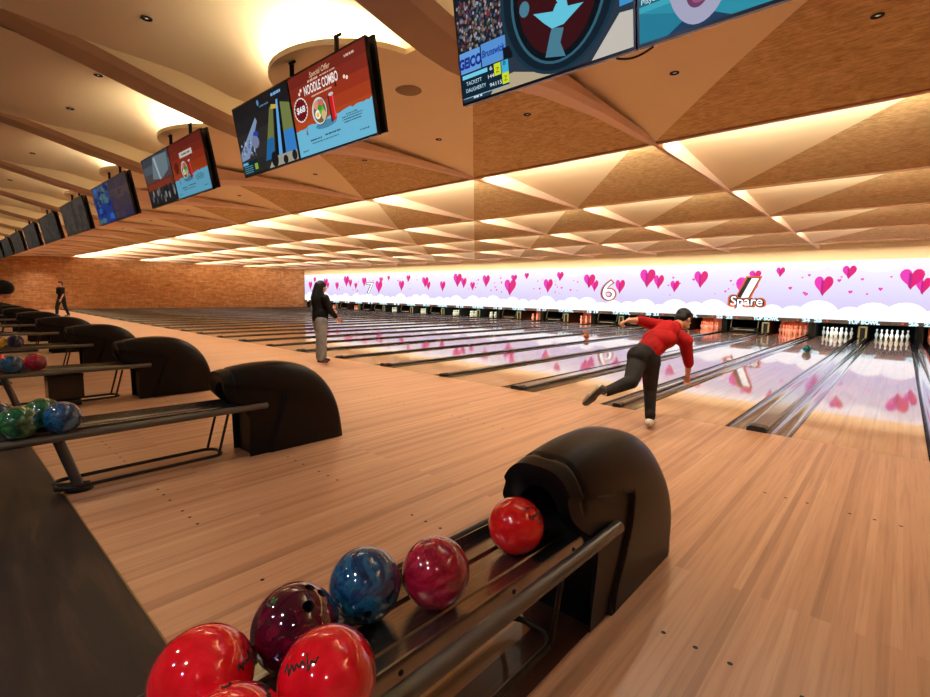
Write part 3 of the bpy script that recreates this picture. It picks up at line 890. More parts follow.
def pic_match():                                                   # bowling broadcast seen through a ball-rack ring
    p = Pic(); R = random.Random(11)
    p.r(0, 1, 0, 1, (40, 52, 66))
    p.r(.0, .34, .43, 1, (24, 28, 36))
    for i in range(420):
        v = R.uniform(.44, .86); u = R.uniform(.0, .33)
        c = R.choice([(150, 150, 166), (56, 60, 78), (120, 92, 84), (120, 40, 46), (70, 84, 116), (150, 124, 116), (36, 40, 52), (46, 52, 66), (40, 42, 54), (84, 100, 60)])
        p.el(u, v, .0065, .015, c, 8); p.d -= 1
    p.d += 2
    p.r(0, .15, .23, .43, (96, 150, 214)).r(.155, .32, .24, .44, (82, 140, 206)).r(.148, .156, .2, .44, (20, 26, 36))
    p.t('GEICO', .072, .33, .10, .16, (20, 40, 130), .1, .02)
    p.t('Brunswick', .235, .35, .07, .15, (24, 60, 150), .15, .012)
    p.r(.3, .36, .24, .34, (14, 18, 24))
    p.p([(.2, 0), (.62, 0), (.36, .12), (.24, .1)], (176, 160, 132))
    p.p([(.8, 0), (1, 0), (1, .25), (.94, .26)], (190, 184, 174)).r(.94, 1, .3, 1, (60, 140, 200))
    p.el(.63, .62, .325, .625, (22, 50, 66), 44).el(.63, .62, .305, .6, (14, 30, 42), 44).el(.63, .60, .26, .53, (48, 92, 110), 44).el(.63, .60, .245, .51, (8, 16, 24), 44).el(.63, .61, .215, .47, (54, 14, 18), 40)
    p.p([(.42, .75), (.5, .62), (.62, .70), (.76, .62), (.84, .75), (.8, .95), (.63, 1.0), (.47, .95)], (16, 22, 30))
    p.el(.45, .56, .03, .06, (70, 120, 140), 16)
    p.p([(.555, .14), (.667, .10), (.642, .213), (.664, .31), (.60, .34), (.588, .30)], (70, 120, 140))
    p.p([(.5, .495), (.555, .40), (.60, .335), (.664, .335), (.77, .43), (.69, .45), (.685, .50), (.63, .50), (.61, .455)], (96, 190, 214))
    p.el(.655, .56, .028, .075, (96, 190, 214), 18).r(.56, .6, .60, .76, (196, 30, 34))
    p.r(.0, .33, .035, .25, (12, 34, 48)).r(.01, .19, .2, .235, (110, 200, 226)).r(.0, .33, .03, .036, (110, 170, 200))
    p.r(.235, .28, .14, .24, (200, 214, 40)).r(.285, .33, .14, .24, (60, 170, 214)).r(.285, .33, .05, .14, (200, 214, 40)).r(.02, .2, .032, .034, (200, 220, 230))
    p.t('TACKETT', .09, .155, .04, .11, (190, 226, 240)).t('DAUGHERTY', .1, .095, .04, .14, (190, 226, 240)).bars(.11, .022, 0.0150, .06, (190, 226, 240))
    p.t('6', .215, .215, .04, .018, (220, 235, 245)).t('7', .258, .215, .001, .018, (20, 40, 30)).t('8', .305, .215, .04, .018, (10, 30, 40))
    p.t('144', .21, .15, .04, .04, (220, 235, 245)).t('94', .215, .075, .04, .03, (220, 235, 245)).t('115', .258, .075, .04, .04, (220, 235, 245))
    p.t('Z', .258, .18, .05, .02, (30, 50, 20)).t('Z', .308, .09, .05, .02, (30, 50, 20))
    return p
def pic_face():
    p = Pic(); p.grad([(44, 138, 160), (60, 160, 180), (84, 186, 202), (110, 204, 216), (120, 210, 222)])
    p.p([(0, 0), (.25, 0), (.2, .1), (0, .2)], (36, 120, 146))
    p.p([(.12, 0), (.18, .06), (.3, .05), (.36, 0)], (30, 60, 90))
    p.el(.24, .38, .125, .37, (160, 160, 186), 40)
    p.el(.24, .57, .128, .22, (60, 50, 60), 30).el(.24, .47, .11, .2, (166, 164, 188), 30)
    p.el(.235, .20, .042, .088, (106, 60, 96), 26).el(.236, .21, .028, .062, (34, 14, 40), 22).el(.24, .165, .024, .026, (150, 84, 120), 18)
    p.el(.19, .5, .02, .025, (40, 40, 60), 14).el(.285, .5, .02, .025, (40, 40, 60), 14).el(.24, .37, .022, .035, (140, 140, 170), 14)
    p.el(.113, .42, .012, .06, (150, 150, 180), 14).el(.367, .42, .012, .06, (150, 150, 180), 14)
    p.r(.0, .09, .238, .29, (30, 96, 116)).t('Player', .045, .265, .04, .07, (200, 230, 236))
    return p
def pic_lane():
    p = Pic(); R = random.Random(5)
    p.grad([(36, 38, 36), (44, 42, 40), (40, 38, 38), (32, 30, 32), (26, 25, 28)])
    p.p([(0, .22), (.16, .24), (.42, .7), (.40, .76), (0, .34)], (120, 140, 170))
    for i in range(30): p.el(R.uniform(.05, .3), R.uniform(.26, .5), .012, .02, R.choice([(70, 84, 120), (160, 176, 200), (90, 90, 100)]), 8)
    p.el(.36, .53, .05, .05, (40, 60, 150), 16).el(.33, .43, .07, .09, (110, 120, 150), 18)
    p.p([(.46, .12), (.62, .12), (.74, .78), (.68, .8)], (104, 110, 60)).p([(.46, .12), (.62, .12), (.665, .4), (.555, .4)], (30, 96, 150))
    p.p([(.64, .12), (.70, .12), (.79, .80), (.76, .80)], (14, 16, 20)).p([(.7, .12), (.76, .12), (.83, .85), (.80, .85)], (90, 160, 220)).p([(.76, .12), (.82, .12), (.86, .8), (.83, .8)], (14, 16, 20))
    p.p([(.82, .12), (1, .12), (1, .74), (.86, .8)], (108, 118, 66)).p([(.82, .12), (1, .12), (1, .42), (.845, .42)], (50, 120, 190))
    p.p([(.7, .76), (.8, .74), (.8, .79), (.71, .82)], (190, 160, 70))
    p.p([(.5, 0), (1, 0), (1, .13), (.6, .14)], (150, 146, 130)).el(.62, .1, .06, .11, (24, 24, 26), 18).el(.8, .05, .04, .06, (28, 28, 30), 14).el(.95, .07, .04, .07, (30, 30, 32), 14)
    p.r(.0, .3, .02, .2, (14, 34, 44)).r(.01, .12, .15, .19, (90, 170, 200)).r(.24, .3, .05, .14, (130, 160, 50))
    for k in range(4): p.r(.03, .2, .03+.03*k, .04+.03*k, (90, 150, 170))
    p.bars(.82, .93, 0.0350, .16, (120, 180, 230)).bars(.6, .86, 0.0200, .16, (90, 130, 160)).el(.5, .92, .02, .04, (90, 130, 170), 12)
    return p
def pic_noodle(dim=1.0, big=True):
    def c(r, g, b_): return (int(r*dim), int(g*dim), int(b_*dim))
    p = Pic(); p.grad([c(150, 62, 26), c(164, 66, 28), c(168, 66, 30), c(160, 58, 28), c(146, 48, 28), c(124, 40, 28), c(110, 36, 26)])
    R = random.Random(4); e = [(0, 0)]
    for i in range(33): e.append((i/32, .34+.05*(i/32)+R.uniform(-.014, .014)))
    p.p(e+[(1, 0)], c(104, 176, 206))
    if big:
        p.t('Special Offer', .44, .92, .075, .27, c(226, 190, 150), .25)
        p.bars(.34, .86, 0.0250, .14, c(220, 170, 150)).bars(.54, .86, 0.0150, .2, c(220, 170, 150))
        p.t('NOODLE COMBO', .43, .765, .13, .44, c(240, 226, 220), 0, .008).bars(.43, .675, 0.0175, .27, c(216, 170, 150))
        p.bars(.82, .925, 0.0250, .12, c(220, 180, 160))
        p.p(ellipse(.12, .575, .098, .15, 30), c(236, 226, 220))
        pts = []
        for i in range(40):
            t = 2*PI*i/40; k = 1.0 if i % 2 else .88
            pts.append((.12+.094*k*math.cos(t), .575+.146*k*math.sin(t)))
        p.p(pts, c(104, 18, 24)).t('$68', .12, .575, .09, .12, c(240, 240, 240), 0, .008)
        for u, v in ((.16, .80), (.135, .765), (.73, .72), (.76, .70)): p.el(u, v, .014, .022, c(236, 210, 190), 10)
    else:
        p.r(.3, .68, .70, .80, c(214, 206, 200)).bars(.5, .75, 0.0300, .26, c(120, 60, 40))
        p.el(.14, .56, .07, .11, c(100, 30, 24), 24)
    p.el(.43, .30, .14, .045, c(70, 130, 160), 24)
    p.el(.372, .47, .10, .165, c(60, 40, 36), 34).el(.368, .475, .097, .16, c(190, 214, 214), 34).el(.372, .47, .082, .138, c(120, 90, 60), 34)
    p.el(.35, .55, .05, .055, c(214, 140, 120), 18, .4).el(.40, .56, .04, .045, c(196, 104, 90), 16).el(.345, .44, .038, .055, c(236, 234, 226), 18).el(.342, .435, .02, .03, c(236, 176, 50), 16).el(.40, .47, .035, .05, c(96, 176, 50), 14).el(.38, .51, .028, .035, c(60, 140, 40), 14).el(.42, .41, .03, .06, c(206, 176, 120), 16)
    p.p([(.50, .60), (.535, .58), (.535, .30), (.505, .29)], c(30, 30, 36)).p([(.515, .61), (.575, .60), (.58, .31), (.525, .295)], c(196, 26, 30)).el(.545, .605, .032, .02, c(190, 190, 190), 16).p([(.555, .59), (.568, .588), (.572, .33), (.56, .32)], c(220, 90, 90))
    p.p([(.13, .36), (.155, .30), (.18, .37), (.165, .295), (.175, .25), (.15, .25), (.155, .29)], c(120, 60, 60))
    for k, v in enumerate((.315, .29, .262, .232)): p.bars(.76, v, .012, (.13, .24, .24, .2)[k], c(40, 50, 60))
    p.bars(.27, .165, 0.0175, .16, c(40, 40, 46)).bars(.5, .175, 0.0175, .2, c(40, 40, 46)).bars(.39, .125, 0.0110, .36, c(50, 60, 70))
    p.bars(.1, .06, 0.0150, .08, c(50, 60, 70)).bars(.88, .09, 0.0150, .11, c(50, 60, 70))
    return p
def pic_dim(seed, cols, accents):
    R = random.Random(seed); p = Pic(); p.grad(cols)
    for i in range(26):
        u, v = R.uniform(.05, .95), R.uniform(.05, .95)
        p.p([(u-.1, v-.05), (u+.06, v-.08), (u+.1, v+.05), (u-.05, v+.09)], R.choice(accents))
    return p
def pic_crowd2():
    p = Pic(); p.grad([(30, 28, 30), (40, 38, 40), (92, 44, 32), (70, 60, 62), (74, 80, 88), (54, 60, 66)])
    p.p([(.3, .55), (.62, .5), (.9, .62), (.95, .95), (.45, .98)], (96, 112, 118)).p([(.55, .5), (.6, .5), (.52, .95), (.45, .95)], (150, 160, 166)).r(.05, .9, .36, .46, (116, 46, 30))
    R = random.Random(2)
    for i in range(22): p.el(R.uniform(.05, .95), R.uniform(.05, .33), .03, .07, R.choice([(60, 62, 66), (90, 88, 90), (22, 22, 24), (120, 116, 112)]), 12)
    return p
def hanging(i, lab, left, right):
    t = thing('hanging_screen', lab, 'screen', (-i*P-.022, -3.546, 2.669), 'screens hung over the approach')
    ROT = Matrix.Rotation(SA, 4, 'X')
    for s, pc in ((-1, left), (1, right)):
        x0 = -WS if s < 0 else 0
        q = MB(); q.box(.004, WS-.004, 0, .03, 0, SH_, M_bez); q.box(.1, WS-.1, .03, .05, .12, SH_-.1, M_bez)
        d = q.build('display', t); d.matrix_local = Matrix.Translation((x0, 0, 0)) @ ROT
        d['label'] = 'left display panel' if s < 0 else 'right display panel'
        pc.build(d)
    q = MB(); q.box(-WS+.01, WS+.015, .065, .09, .02, SH_+.01, M_bez)
    o = q.build('rear_display', t); o.matrix_local = ROT; o['label'] = 'black back of the second pair of displays facing away'
    q = MB(); q.box(-1.0, 1.0, .05, .065, .25, .31, M_black); q.box(-1.0, 1.0, .05, .065, .45, .51, M_black); o = q.build('mounting_frame', t); o.matrix_local = ROT
    for x in (.0, .72):
        q = MB(); q.tube([(x, -.07, .45), (x, -.07, .843)], .02, M_black, 10); q.tube([(x-.0, -.09, .825), (x+.09, -.09, .82)], .012, M_black, 8); q.build('pole', t)
    return t
hanging(0, 'largest twin screen at top right showing a broadcast ring and an open-mouthed face', pic_match(), pic_face())
hanging(1, 'twin hanging screen showing lanes beside the bright orange noodle combo poster', pic_lane(), pic_noodle())
hanging(2, 'twin hanging screen with a dim crowd picture beside a darker orange poster', pic_crowd2(), pic_noodle(.85, False))
hanging(3, 'twin hanging screen with a blue left half and dull mauve right half', pic_dim(3, [(26, 50, 120), (30, 50, 110), (40, 60, 110), (60, 70, 90)], [(40, 90, 150), (70, 100, 90), (24, 34, 90)]), pic_dim(4, [(46, 40, 66), (60, 48, 54), (74, 58, 54), (60, 50, 50)], [(66, 52, 56), (54, 46, 62)]))
g0 = pic_dim(5, [(54, 48, 44), (60, 54, 48), (64, 58, 50)], [(66, 60, 54), (48, 44, 42)])
for i in range(4, 13):
    a = pic_dim(5+i, [(50, 46, 42), (58, 52, 48), (62, 56, 50)], [(66, 60, 54), (46, 44, 42)]); c = pic_dim(25+i, [(50, 46, 42), (56, 50, 46), (60, 54, 48)], [(66, 60, 54), (46, 44, 42)])
    hanging(i, 'dull grey twin hanging screen, %s to the left of the largest screen' % ORD[i], a, c)
# cable loops below the big screen
t = thing('cable', 'thin dark cable hanging below the middle of the largest screen', 'cable', (0, 0, 0))
q = MB(); q.tube([(-.14+.016*k, -3.52, 2.668-.022*math.sin(PI*k/12)) for k in range(13)], .005, M_black, 6); q.build('cord', t)
for i in range(0, 13):
    lb = ('round grey ceiling speaker right of the noodle poster screen' if i == 1 else 'round grey ceiling speaker beside the twin screen, %s from the right' % ORD[i+1])
    if i == 0: continue
    q = MB(); q.lathe([(.0, -.008), (.13, -.008), (.14, -.002), (.14, .0)], M_speaker, n=32)
    o = q.build('ceiling_speaker'); o.location = (-i*P+.22, -2.42, zp(-2.42)-.004); tag(o, lb, 'speaker', 'ceiling speakers')

# ------------------------------------------------------------------ people
def skin_union(name, caps, ells, mats, voxel, smooth=6, parent=None, chooser=None):
    """one continuous surface from tapered limbs and ellipsoids"""
    q = MB(); dm = mats[0]
    for p0, r0_, p1, r1_ in caps:
        a, c = Vector(p0), Vector(p1); n_ = 12
        d = c-a; L_ = d.length
        if L_ < 1e-5: continue
        prof_ = []
        for k in range(5): 
            t_ = PI/2*k/4; prof_.append((r0_*math.sin(t_), -r0_*math.cos(t_)))
        for k in range(1, 4): prof_.append((r0_+(r1_-r0_)*k/4, L_*k/4))
        for k in range(5):
            t_ = PI/2*k/4; prof_.append((r1_*math.cos(t_), L_+r1_*math.sin(t_)))
        prof_[0] = (1e-5, prof_[0][1]); prof_[-1] = (1e-5, prof_[-1][1])
        M = Matrix.Translation(a) @ d.to_track_quat('Z', 'Y').to_matrix().to_4x4()
        q.lathe(prof_, dm, n=14, M=M)
    for c, sc, rot in ells:
        M = Matrix.Translation(c) @ (rot.to_4x4() if rot else Matrix.Identity(4))
        q.sphere((0, 0, 0), 1, dm, 20, 14, sc, M)
    me = q.mesh(name, None, True)
    o = bpy.data.objects.new('tmp', me); COL.objects.link(o)
    r = o.modifiers.new('r', 'REMESH'); r.mode = 'VOXEL'; r.voxel_size = voxel; r.use_smooth_shade = True
    s = o.modifiers.new('s', 'SMOOTH'); s.factor = .5; s.iterations = smooth
    out = evalmesh(o); bpy.data.objects.remove(o)
    out.materials.clear()
    for m in mats: out.materials.append(m)
    for p in out.polygons:
        p.use_smooth = True
        p.material_index = chooser(p.center) if chooser else 0
    ob = link(name, out, parent)
    return ob
M_skin = mat('skin', (206, 150, 118), .5)
M_hair = mat('black_hair', (12, 11, 12), .55, 0, .25)
def cloth(name, rgb, sc=140):
    m = mat(name, rgb, .85, 0, .2); n_ = noise(m, coords(m, 'xyz'), sc, 3); bump(m, n_, .3, .004)
    n2 = noise(m, coords(m, 'xyz'), 9, 4); nt, N, L, bb = nodes(m)
    L.new(mixc(m, ramp(m, n2, [(.35, tuple(int(v*.82) for v in rgb)), (.65, rgb)]), (255, 255, 255), 0.0), bb.inputs['Base Color'])
    return m
C_red = cloth('red_jersey', (176, 22, 22)); C_trs = cloth('dark_olive_trousers', (46, 42, 38)); C_shoe = mat('beige_shoe', (206, 192, 172), .5); C_shoed = mat('dark_shoe_upper', (60, 54, 50), .5); C_sole = mat('pale_sole', (190, 176, 150), .6)
C_blk = cloth('black_jacket', (22, 21, 23)); C_grey = cloth('grey_trousers', (146, 147, 147)); C_bshoe = mat('black_shoe', (20, 19, 20), .5); C_rsole = mat('red_heel', (150, 30, 30), .5)
C_white = cloth('white_shirt', (200, 198, 196)); C_jean = cloth('dark_jeans', (36, 38, 46)); C_sock = cloth('white_sock', (210, 206, 198))
def V(*a): return Vector(a)
def hand(wrist, fwd, palm, size=1.0, curl=.5):
    """palm, four fingers of unequal length and a thumb from the side; palm = direction the palm faces"""
    f = Vector(fwd).normalized(); pn = Vector(palm); pn = (pn-f*pn.dot(f)).normalized(); s = f.cross(pn)
    w = Vector(wrist); caps = []
    k = size
    for i, (off, ln) in enumerate(((-.030, .070), (-.010, .080), (.010, .075), (.029, .058))):
        base = w+f*.088*k+s*off*k
        caps.append((w+s*off*.6*k+f*.01*k, .015*k, base, .0125*k))
        d1 = (f*math.cos(curl)+pn*math.sin(curl)).normalized(); d2 = (f*math.cos(curl*2.2)+pn*math.sin(curl*2.2)).normalized()
        mid = base+d1*ln*.5*k+s*off*.15
        caps.append((base, .0105*k, mid, .0095*k)); caps.append((mid, .0095*k, mid+d2*ln*.5*k, .0078*k))
    tb = w+f*.03*k-s*.026*k
    tm = tb+(f*.6-s*.75+pn*.35).normalized()*.042*k
    caps.append((w+f*.015*k-s*.012*k, .016*k, tb, .014*k)); caps.append((tb, .013*k, tm, .0115*k)); caps.append((tm, .0115*k, tm+(f*.85-s*.2+pn*.45).normalized()*.034*k, .009*k))
    return caps
def head_parts(c, fwd, up, k=1.0):
    """skull, jaw, nose, ears as ellipsoids; returns (caps, ells, basis)"""
    f = Vector(fwd).normalized(); u = Vector(up); u = (u-f*u.dot(f)).normalized(); r = f.cross(u)
    B = Matrix((r, f, u)).transposed(); c = Vector(c)
    W = lambda x, y, z: c+r*x*k+f*y*k+u*z*k
    ells = [(W(0, -.008, .022), (.074*k, .092*k, .086*k), B), (W(0, .022, -.035), (.058*k, .068*k, .075*k), B), (W(0, .05, -.08), (.032*k, .03*k, .028*k), B),
            (W(.073, -.004, -.012), (.010*k, .019*k, .030*k), B), (W(-.073, -.004, -.012), (.010*k, .019*k, .030*k), B),
            (W(0, .088, .004), (.05*k, .012*k, .012*k), B), (W(0, .094, -.057), (.022*k, .010*k, .008*k), B), (W(0, .092, -.068), (.018*k, .009*k, .006*k), B)]
    caps = [(W(0, .086, .008), .008*k, W(0, .108, -.028), .0125*k)]
    return caps, ells, W, B
def face_bits(W, B, parent, k=1.0):
    ew = mat('eye_white', (220, 214, 206), .3)
    for s in (-1, 1):
        q = MB(); q.sphere((0, 0, 0), .0115*k, ew, 14, 10, (1.15, .8, .75), Matrix.Translation(W(s*.031, .080, -.006)) @ B.to_4x4())
        e = q.build('eye', parent)
        q = MB(); q.sphere((0, 0, 0), .0055*k, M_hair, 10, 8, (1, .6, 1), Matrix.Translation(W(s*.031, .089, -.006)) @ B.to_4x4()); q.build('pupil', e)
        q = MB(); q.tube([W(s*.016, .092, .018), W(s*.032, .090, .024), W(s*.048, .080, .018)], .0035*k, M_hair, 6); q.build('eyebrow', parent)
    q = MB(); q.tube([W(-.02, .094, -.0625), W(0, .102, -.063), W(.02, .094, -.0625)], .0028*k, mat('lips', (150, 84, 76), .5), 6); q.build('mouth', parent)

# --- the bowler in red, low on the left leg after letting the ball go
pb = thing('person', 'person in red top and dark trousers bending low with one leg swung back', 'person')
HD, NK = V(-.80, -.13, 1.20), V(-.835, -.28, 1.13)
LS, RS_ = V(-.975, -.385, 1.115), V(-.715, -.31, .965)
LE, LWr = V(-1.141, -.56, 1.178), V(-1.215, -.70, 1.182)
RE, RW = V(-.687, -.22, .706), V(-.721, -.12, .545)
CH, PEL = V(-.885, -.42, 1.03), V(-1.0, -.72, .825)
RH, KN, AN = V(-1.055, -.76, .76), V(-1.013, -1.02, .545), V(-1.17, -1.29, .445)
LH, SK, SA_ = V(-.945, -.68, .755), V(-.965, -.60, .41), V(-.90, -.72, .105)
hf, hu = V(.30, .72, -.62), V(.05, .62, .78)
hc, he, Wh, Bh = head_parts(HD, hf, hu, .98)
caps = [(NK, .052, HD-V(.01, .02, .03), .05), (NK, .06, CH, .11), (LS, .055, LE, .04), (LE, .04, LWr, .027), (RS_, .055, RE, .04), (RE, .04, RW, .026), (CH, .12, PEL, .115), (RH, .085, KN, .055), (KN, .052, AN, .035), (LH, .085, SK, .055), (SK, .052, SA_, .035), (LS, .07, RS_, .07)] + hc
caps += hand(LWr, V(-.5, -.62, -.3), V(.35, .3, -.9), .95, 1.15) + hand(RW, V(-.1, .3, -.95), V(-.1, .9, .25), .95, .6)
body = skin_union('body', caps, he, [M_skin], .0062, 4, pb)
face_bits(Wh, Bh, body, .98)
# hair
o = skin_union('hair', [], [(Wh(0, -.022, .034), (.086, .098, .088), Bh), (Wh(0, -.06, -.02), (.074, .05, .07), Bh), (Wh(0, .035, .085), (.066, .055, .035), Bh)], [M_hair], .008, 3, pb)
def sleeve(a, b_, ra, rb): return (a, ra, b_, rb)
MIDL = LE.lerp(LWr, .02); MIDR = RE.lerp(RW, .12)
o = skin_union('sweater', [(CH+V(.0, .03, .03), .135, CH.lerp(PEL, .55), .13), (CH.lerp(PEL, .5), .132, PEL+V(.02, .05, .04), .135), (LS, .085, RS_, .085), (NK-V(.0, .03, .02), .075, CH, .13), (LS, .078, LE, .056), (LE, .056, LE.lerp(LWr, .12), .05), (RS_, .078, RE, .056), (RE, .056, MIDR, .048)], [(CH.lerp(PEL, .25)+V(-.01, -.02, .0), (.19, .16, .12), None)], [C_red], .0085, 5, pb)
KN2 = KN.lerp(AN, .92); SA2 = SK.lerp(SA_, .93)
o = skin_union('trousers', [(PEL, .132, RH.lerp(KN, .1), .115), (PEL, .132, LH.lerp(SK, .1), .108), (RH, .118, KN, .080), (KN, .080, KN.lerp(AN, .5), .066), (KN.lerp(AN, .5), .064, KN2, .056), (LH, .105, SK, .075), (SK, .073, SA2, .055), (SA2+V(0, 0, .03), .058, SA2, .056)], [(PEL+V(-.04, -.07, -.03), (.13, .11, .12), None)], [C_trs], .0085, 4, pb)
# shoes: left flat on the floor, right toe hanging behind
def shoe(ank, heel, toe, w, up, m, ms, parent):
    up = Vector(up).normalized()
    ob = skin_union('shoe', [(heel+up*.03, w*.8, toe+up*.012, w*.62), (heel+up*.03, w*.82, ank, w*.8), (heel.lerp(toe, .55)+up*.02, w*.98, toe.lerp(heel, .08)+up*.015, w*.8)], [], [m, ms], .007, 5, parent, lambda c: 1 if (c-heel).dot(up) < .006 else 0)
    return ob
shoe(V(-.90, -.72, .09), V(-.895, -.765, .035), V(-.95, -.53, .034), .054, (0, 0, 1), C_shoe, C_sole, pb)
shoe(V(-1.175, -1.295, .455), V(-1.225, -1.34, .50), V(-1.41, -1.285, .30), .058, (.70, .35, -.62), C_shoed, C_sole, pb)
q = skin_union('sock', [(SK.lerp(SA_, .9), .042, SA_, .042)], [], [C_sock], .007, 3, pb)
q = skin_union('sock', [(KN.lerp(AN, .9), .043, AN, .043)], [], [C_sock], .007, 3, pb)

# --- the woman standing on the approach
pw = thing('person', 'person with long black hair, black jacket and grey trousers standing in profile', 'person', (-7.56, -.70, 0))
pw.scale = (1.05, 1.05, 1.03)
hc, he, Wh, Bh = head_parts((0, .01, 1.50), (.12, 1, -.08), (0, 0, 1), .95)
LSw, RSw = V(-.17, -.02, 1.30), V(.17, -.02, 1.29)
REw, RWw = V(.22, .06, 1.03), V(.15, .26, .875)
LEw, LWw = V(-.2, .12, 1.05), V(-.06, .26, 1.04)
caps = [(V(0, -.02, 1.30), .05, V(0, 0, 1.44), .048), (V(0, -.02, 1.25), .11, V(0, -.03, .95), .12), (LSw, .05, REw*0+LEw, .038), (LEw, .038, LWw, .025), (RSw, .05, REw, .038), (REw, .038, RWw, .025), (V(.08, -.05, .88), .08, V(.085, -.05, .47), .055), (V(.085, -.05, .47), .052, V(.085, -.1, .09), .036), (V(-.08, -.03, .88), .08, V(-.085, .04, .47), .055), (V(-.085, .04, .47), .052, V(-.085, .05, .09), .036)]+hc
caps += hand(RWw, V(-.05, .72, -.5), V(-.9, .1, .2), .9, .35)+hand(LWw, V(.6, .5, 0), V(0, -.4, -.9), .9, .8)
body = skin_union('body', caps, he, [M_skin], .0062, 4, pw)
face_bits(Wh, Bh, body, .95)
skin_union('hair', [(Wh(0, -.06, .02), .085, V(0, -.13, 1.28), .085), (V(0, -.12, 1.3), .085, V(0, -.14, 1.12), .06), (Wh(.06, -.03, .03), .04, V(.09, -.08, 1.24), .04), (Wh(-.06, -.03, .03), .04, V(-.09, -.08, 1.24), .04)], [(Wh(0, -.02, .04), (.088, .10, .085), Bh)], [M_hair], .009, 4, pw)
skin_union('jacket', [(V(-.13, -.02, 1.29), .075, V(.13, -.02, 1.29), .075), (V(0, -.02, 1.24), .135, V(0, -.03, .93), .15), (V(-.06, -.03, 1.0), .12, V(-.06, -.03, .88), .12), (V(.06, -.03, 1.0), .12, V(.06, -.03, .88), .12), (LSw, .072, LEw, .06), (LEw, .06, LEw.lerp(LWw, .8), .046), (RSw, .072, REw, .062), (REw, .062, REw.lerp(RWw, .62), .048), (V(0, -.02, 1.3), .075, V(0, -.01, 1.37), .066)], [], [C_blk], .009, 5, pw)
skin_union('trousers', [(V(-.06, -.03, .88), .118, V(.06, -.04, .88), .118), (V(.08, -.05, .85), .118, V(.09, -.07, .5), .102), (V(.09, -.07, .5), .10, V(.09, -.1, .15), .08), (V(-.08, -.02, .85), .118, V(-.09, .05, .5), .102), (V(-.09, .05, .5), .10, V(-.09, .07, .15), .08)], [], [C_grey], .009, 5, pw)
shoe(V(.088, -.1, .09), V(.09, -.13, .045), V(.1, .05, .036), .04, (0, 0, 1), C_bshoe, C_rsole, pw)
shoe(V(-.088, .05, .09), V(-.09, .02, .045), V(-.08, .2, .036), .04, (0, 0, 1), C_bshoe, C_bshoe, pw)

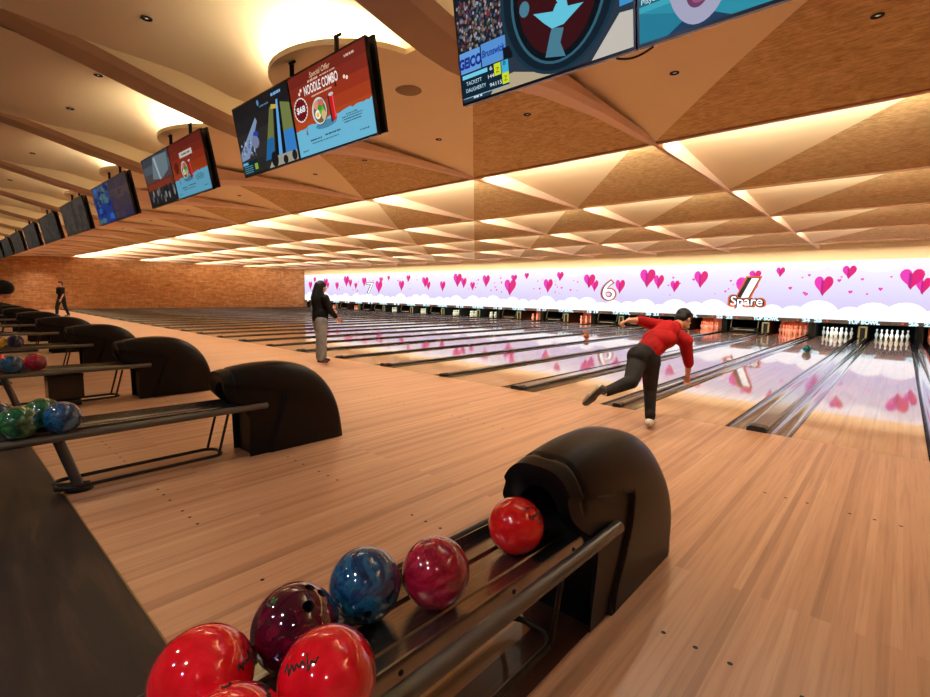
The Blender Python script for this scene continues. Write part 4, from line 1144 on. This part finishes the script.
# --- a person far off at the brick wall, and one leaning in at the left edge
def simple_person(root, lean, top_m, leg_m, H=1.75, facing=V(0, 1, 0), arm_fwd=.1, hair_k=1.0):
    f = facing.normalized(); r = f.cross(V(0, 0, 1)); k = H/1.75
    hip = V(0, 0, .92*k); ch = hip+(V(0, 0, 1)*math.cos(lean)+f*math.sin(lean))*.40*k; nk = ch+(V(0, 0, 1)*math.cos(lean)+f*math.sin(lean))*.14*k
    hd = nk+(V(0, 0, 1)*math.cos(lean*1.1)+f*math.sin(lean*1.1))*.17*k
    hc, he, Wq, Bq = head_parts(hd, f*math.cos(lean*.6)-V(0, 0, 1)*math.sin(lean*.6), V(0, 0, 1), k)
    sh = [ch+r*s*.18*k+V(0, 0, .05) for s in (-1, 1)]; el_ = [p-V(0, 0, .28*k)+f*arm_fwd*.3+r*s*.05 for p, s in zip(sh, (-1, 1))]; wr_ = [p-V(0, 0, .22*k)+f*arm_fwd for p in el_]
    hp = [hip+r*s*.09*k for s in (-1, 1)]; kn = [V(0, 0, .49*k)+r*s*.1*k+f*(.05+.12*s) for s in (-1, 1)]; an_ = [V(0, 0, .09*k)+r*s*.1*k+f*(.20*s) for s in (-1, 1)]
    caps = [(nk-V(0, 0, .03), .055*k, hd, .05*k), (ch, .12*k, hip, .11*k)]+hc
    for i in range(2): caps += [(sh[i], .052*k, el_[i], .04*k), (el_[i], .04*k, wr_[i], .027*k), (hp[i], .085*k, kn[i], .055*k), (kn[i], .052*k, an_[i], .036*k)]+hand(wr_[i], V(0, 0, -1)+f*.3, r*(1 if i == 0 else -1), .95*k, .4)
    bd = skin_union('body', caps, he, [M_skin], .008, 4, root); face_bits(Wq, Bq, bd, k)
    skin_union('hair', [], [(Wq(0, -.02, .035*hair_k), (.09*k*hair_k, .104*k*hair_k, .09*k*hair_k), Bq), (Wq(0, -.06, -.03), (.078*k*hair_k, .055*k*hair_k, .08*k), Bq)], [M_hair], .01, 3, root)
    skin_union('top', [(sh[0], .08*k, sh[1], .08*k), (ch, .145*k, hip, .14*k)]+[(sh[i], .075*k, sh[i].lerp(el_[i], .75), .062*k) for i in range(2)], [], [top_m], .01, 5, root)
    skin_union('trousers', [(hp[0], .115*k, hp[1], .115*k)]+[(hp[i], .11*k, kn[i], .08*k) for i in range(2)]+[(kn[i], .08*k, an_[i]+V(0, 0, .03), .06*k) for i in range(2)], [], [leg_m], .01, 5, root)
    for i in range(2): shoe(an_[i], an_[i]-f*.04-V(0, 0, .045), an_[i]+f*.16-V(0, 0, .05), .042*k, (0, 0, 1), C_bshoe, C_bshoe, root)
p3 = thing('person', 'person in black top and dark trousers walking far away before the brick wall', 'person', (-30.3, -1.35, 0))
simple_person(p3, .03, C_blk, C_jean, 1.78, V(.4, -1, 0), .12)
p4 = thing('person', 'person with thick black hair leaning in at the left edge of the photo', 'person', (-8.62, -5.60, 0))
simple_person(p4, .6, C_blk, C_jean, 1.61, V(.1, 1, 0), .02, 1.3)

# ------------------------------------------------------------------ world and view
w = bpy.data.worlds.new('world'); SC.world = w; w.use_nodes = True
w.node_tree.nodes['Background'].inputs[0].default_value = (.02, .015, .01, 1)
w.node_tree.nodes['Background'].inputs[1].default_value = .3
SC.view_settings.view_transform = 'Standard'; SC.view_settings.look = 'None'
SC.view_settings.exposure = 0.22; SC.view_settings.gamma = 1.0; SC.view_settings.use_curve_mapping = False
SC.cycles.max_bounces = 8; SC.cycles.diffuse_bounces = 5; SC.cycles.glossy_bounces = 4
SC.cycles.sample_clamp_indirect = 6
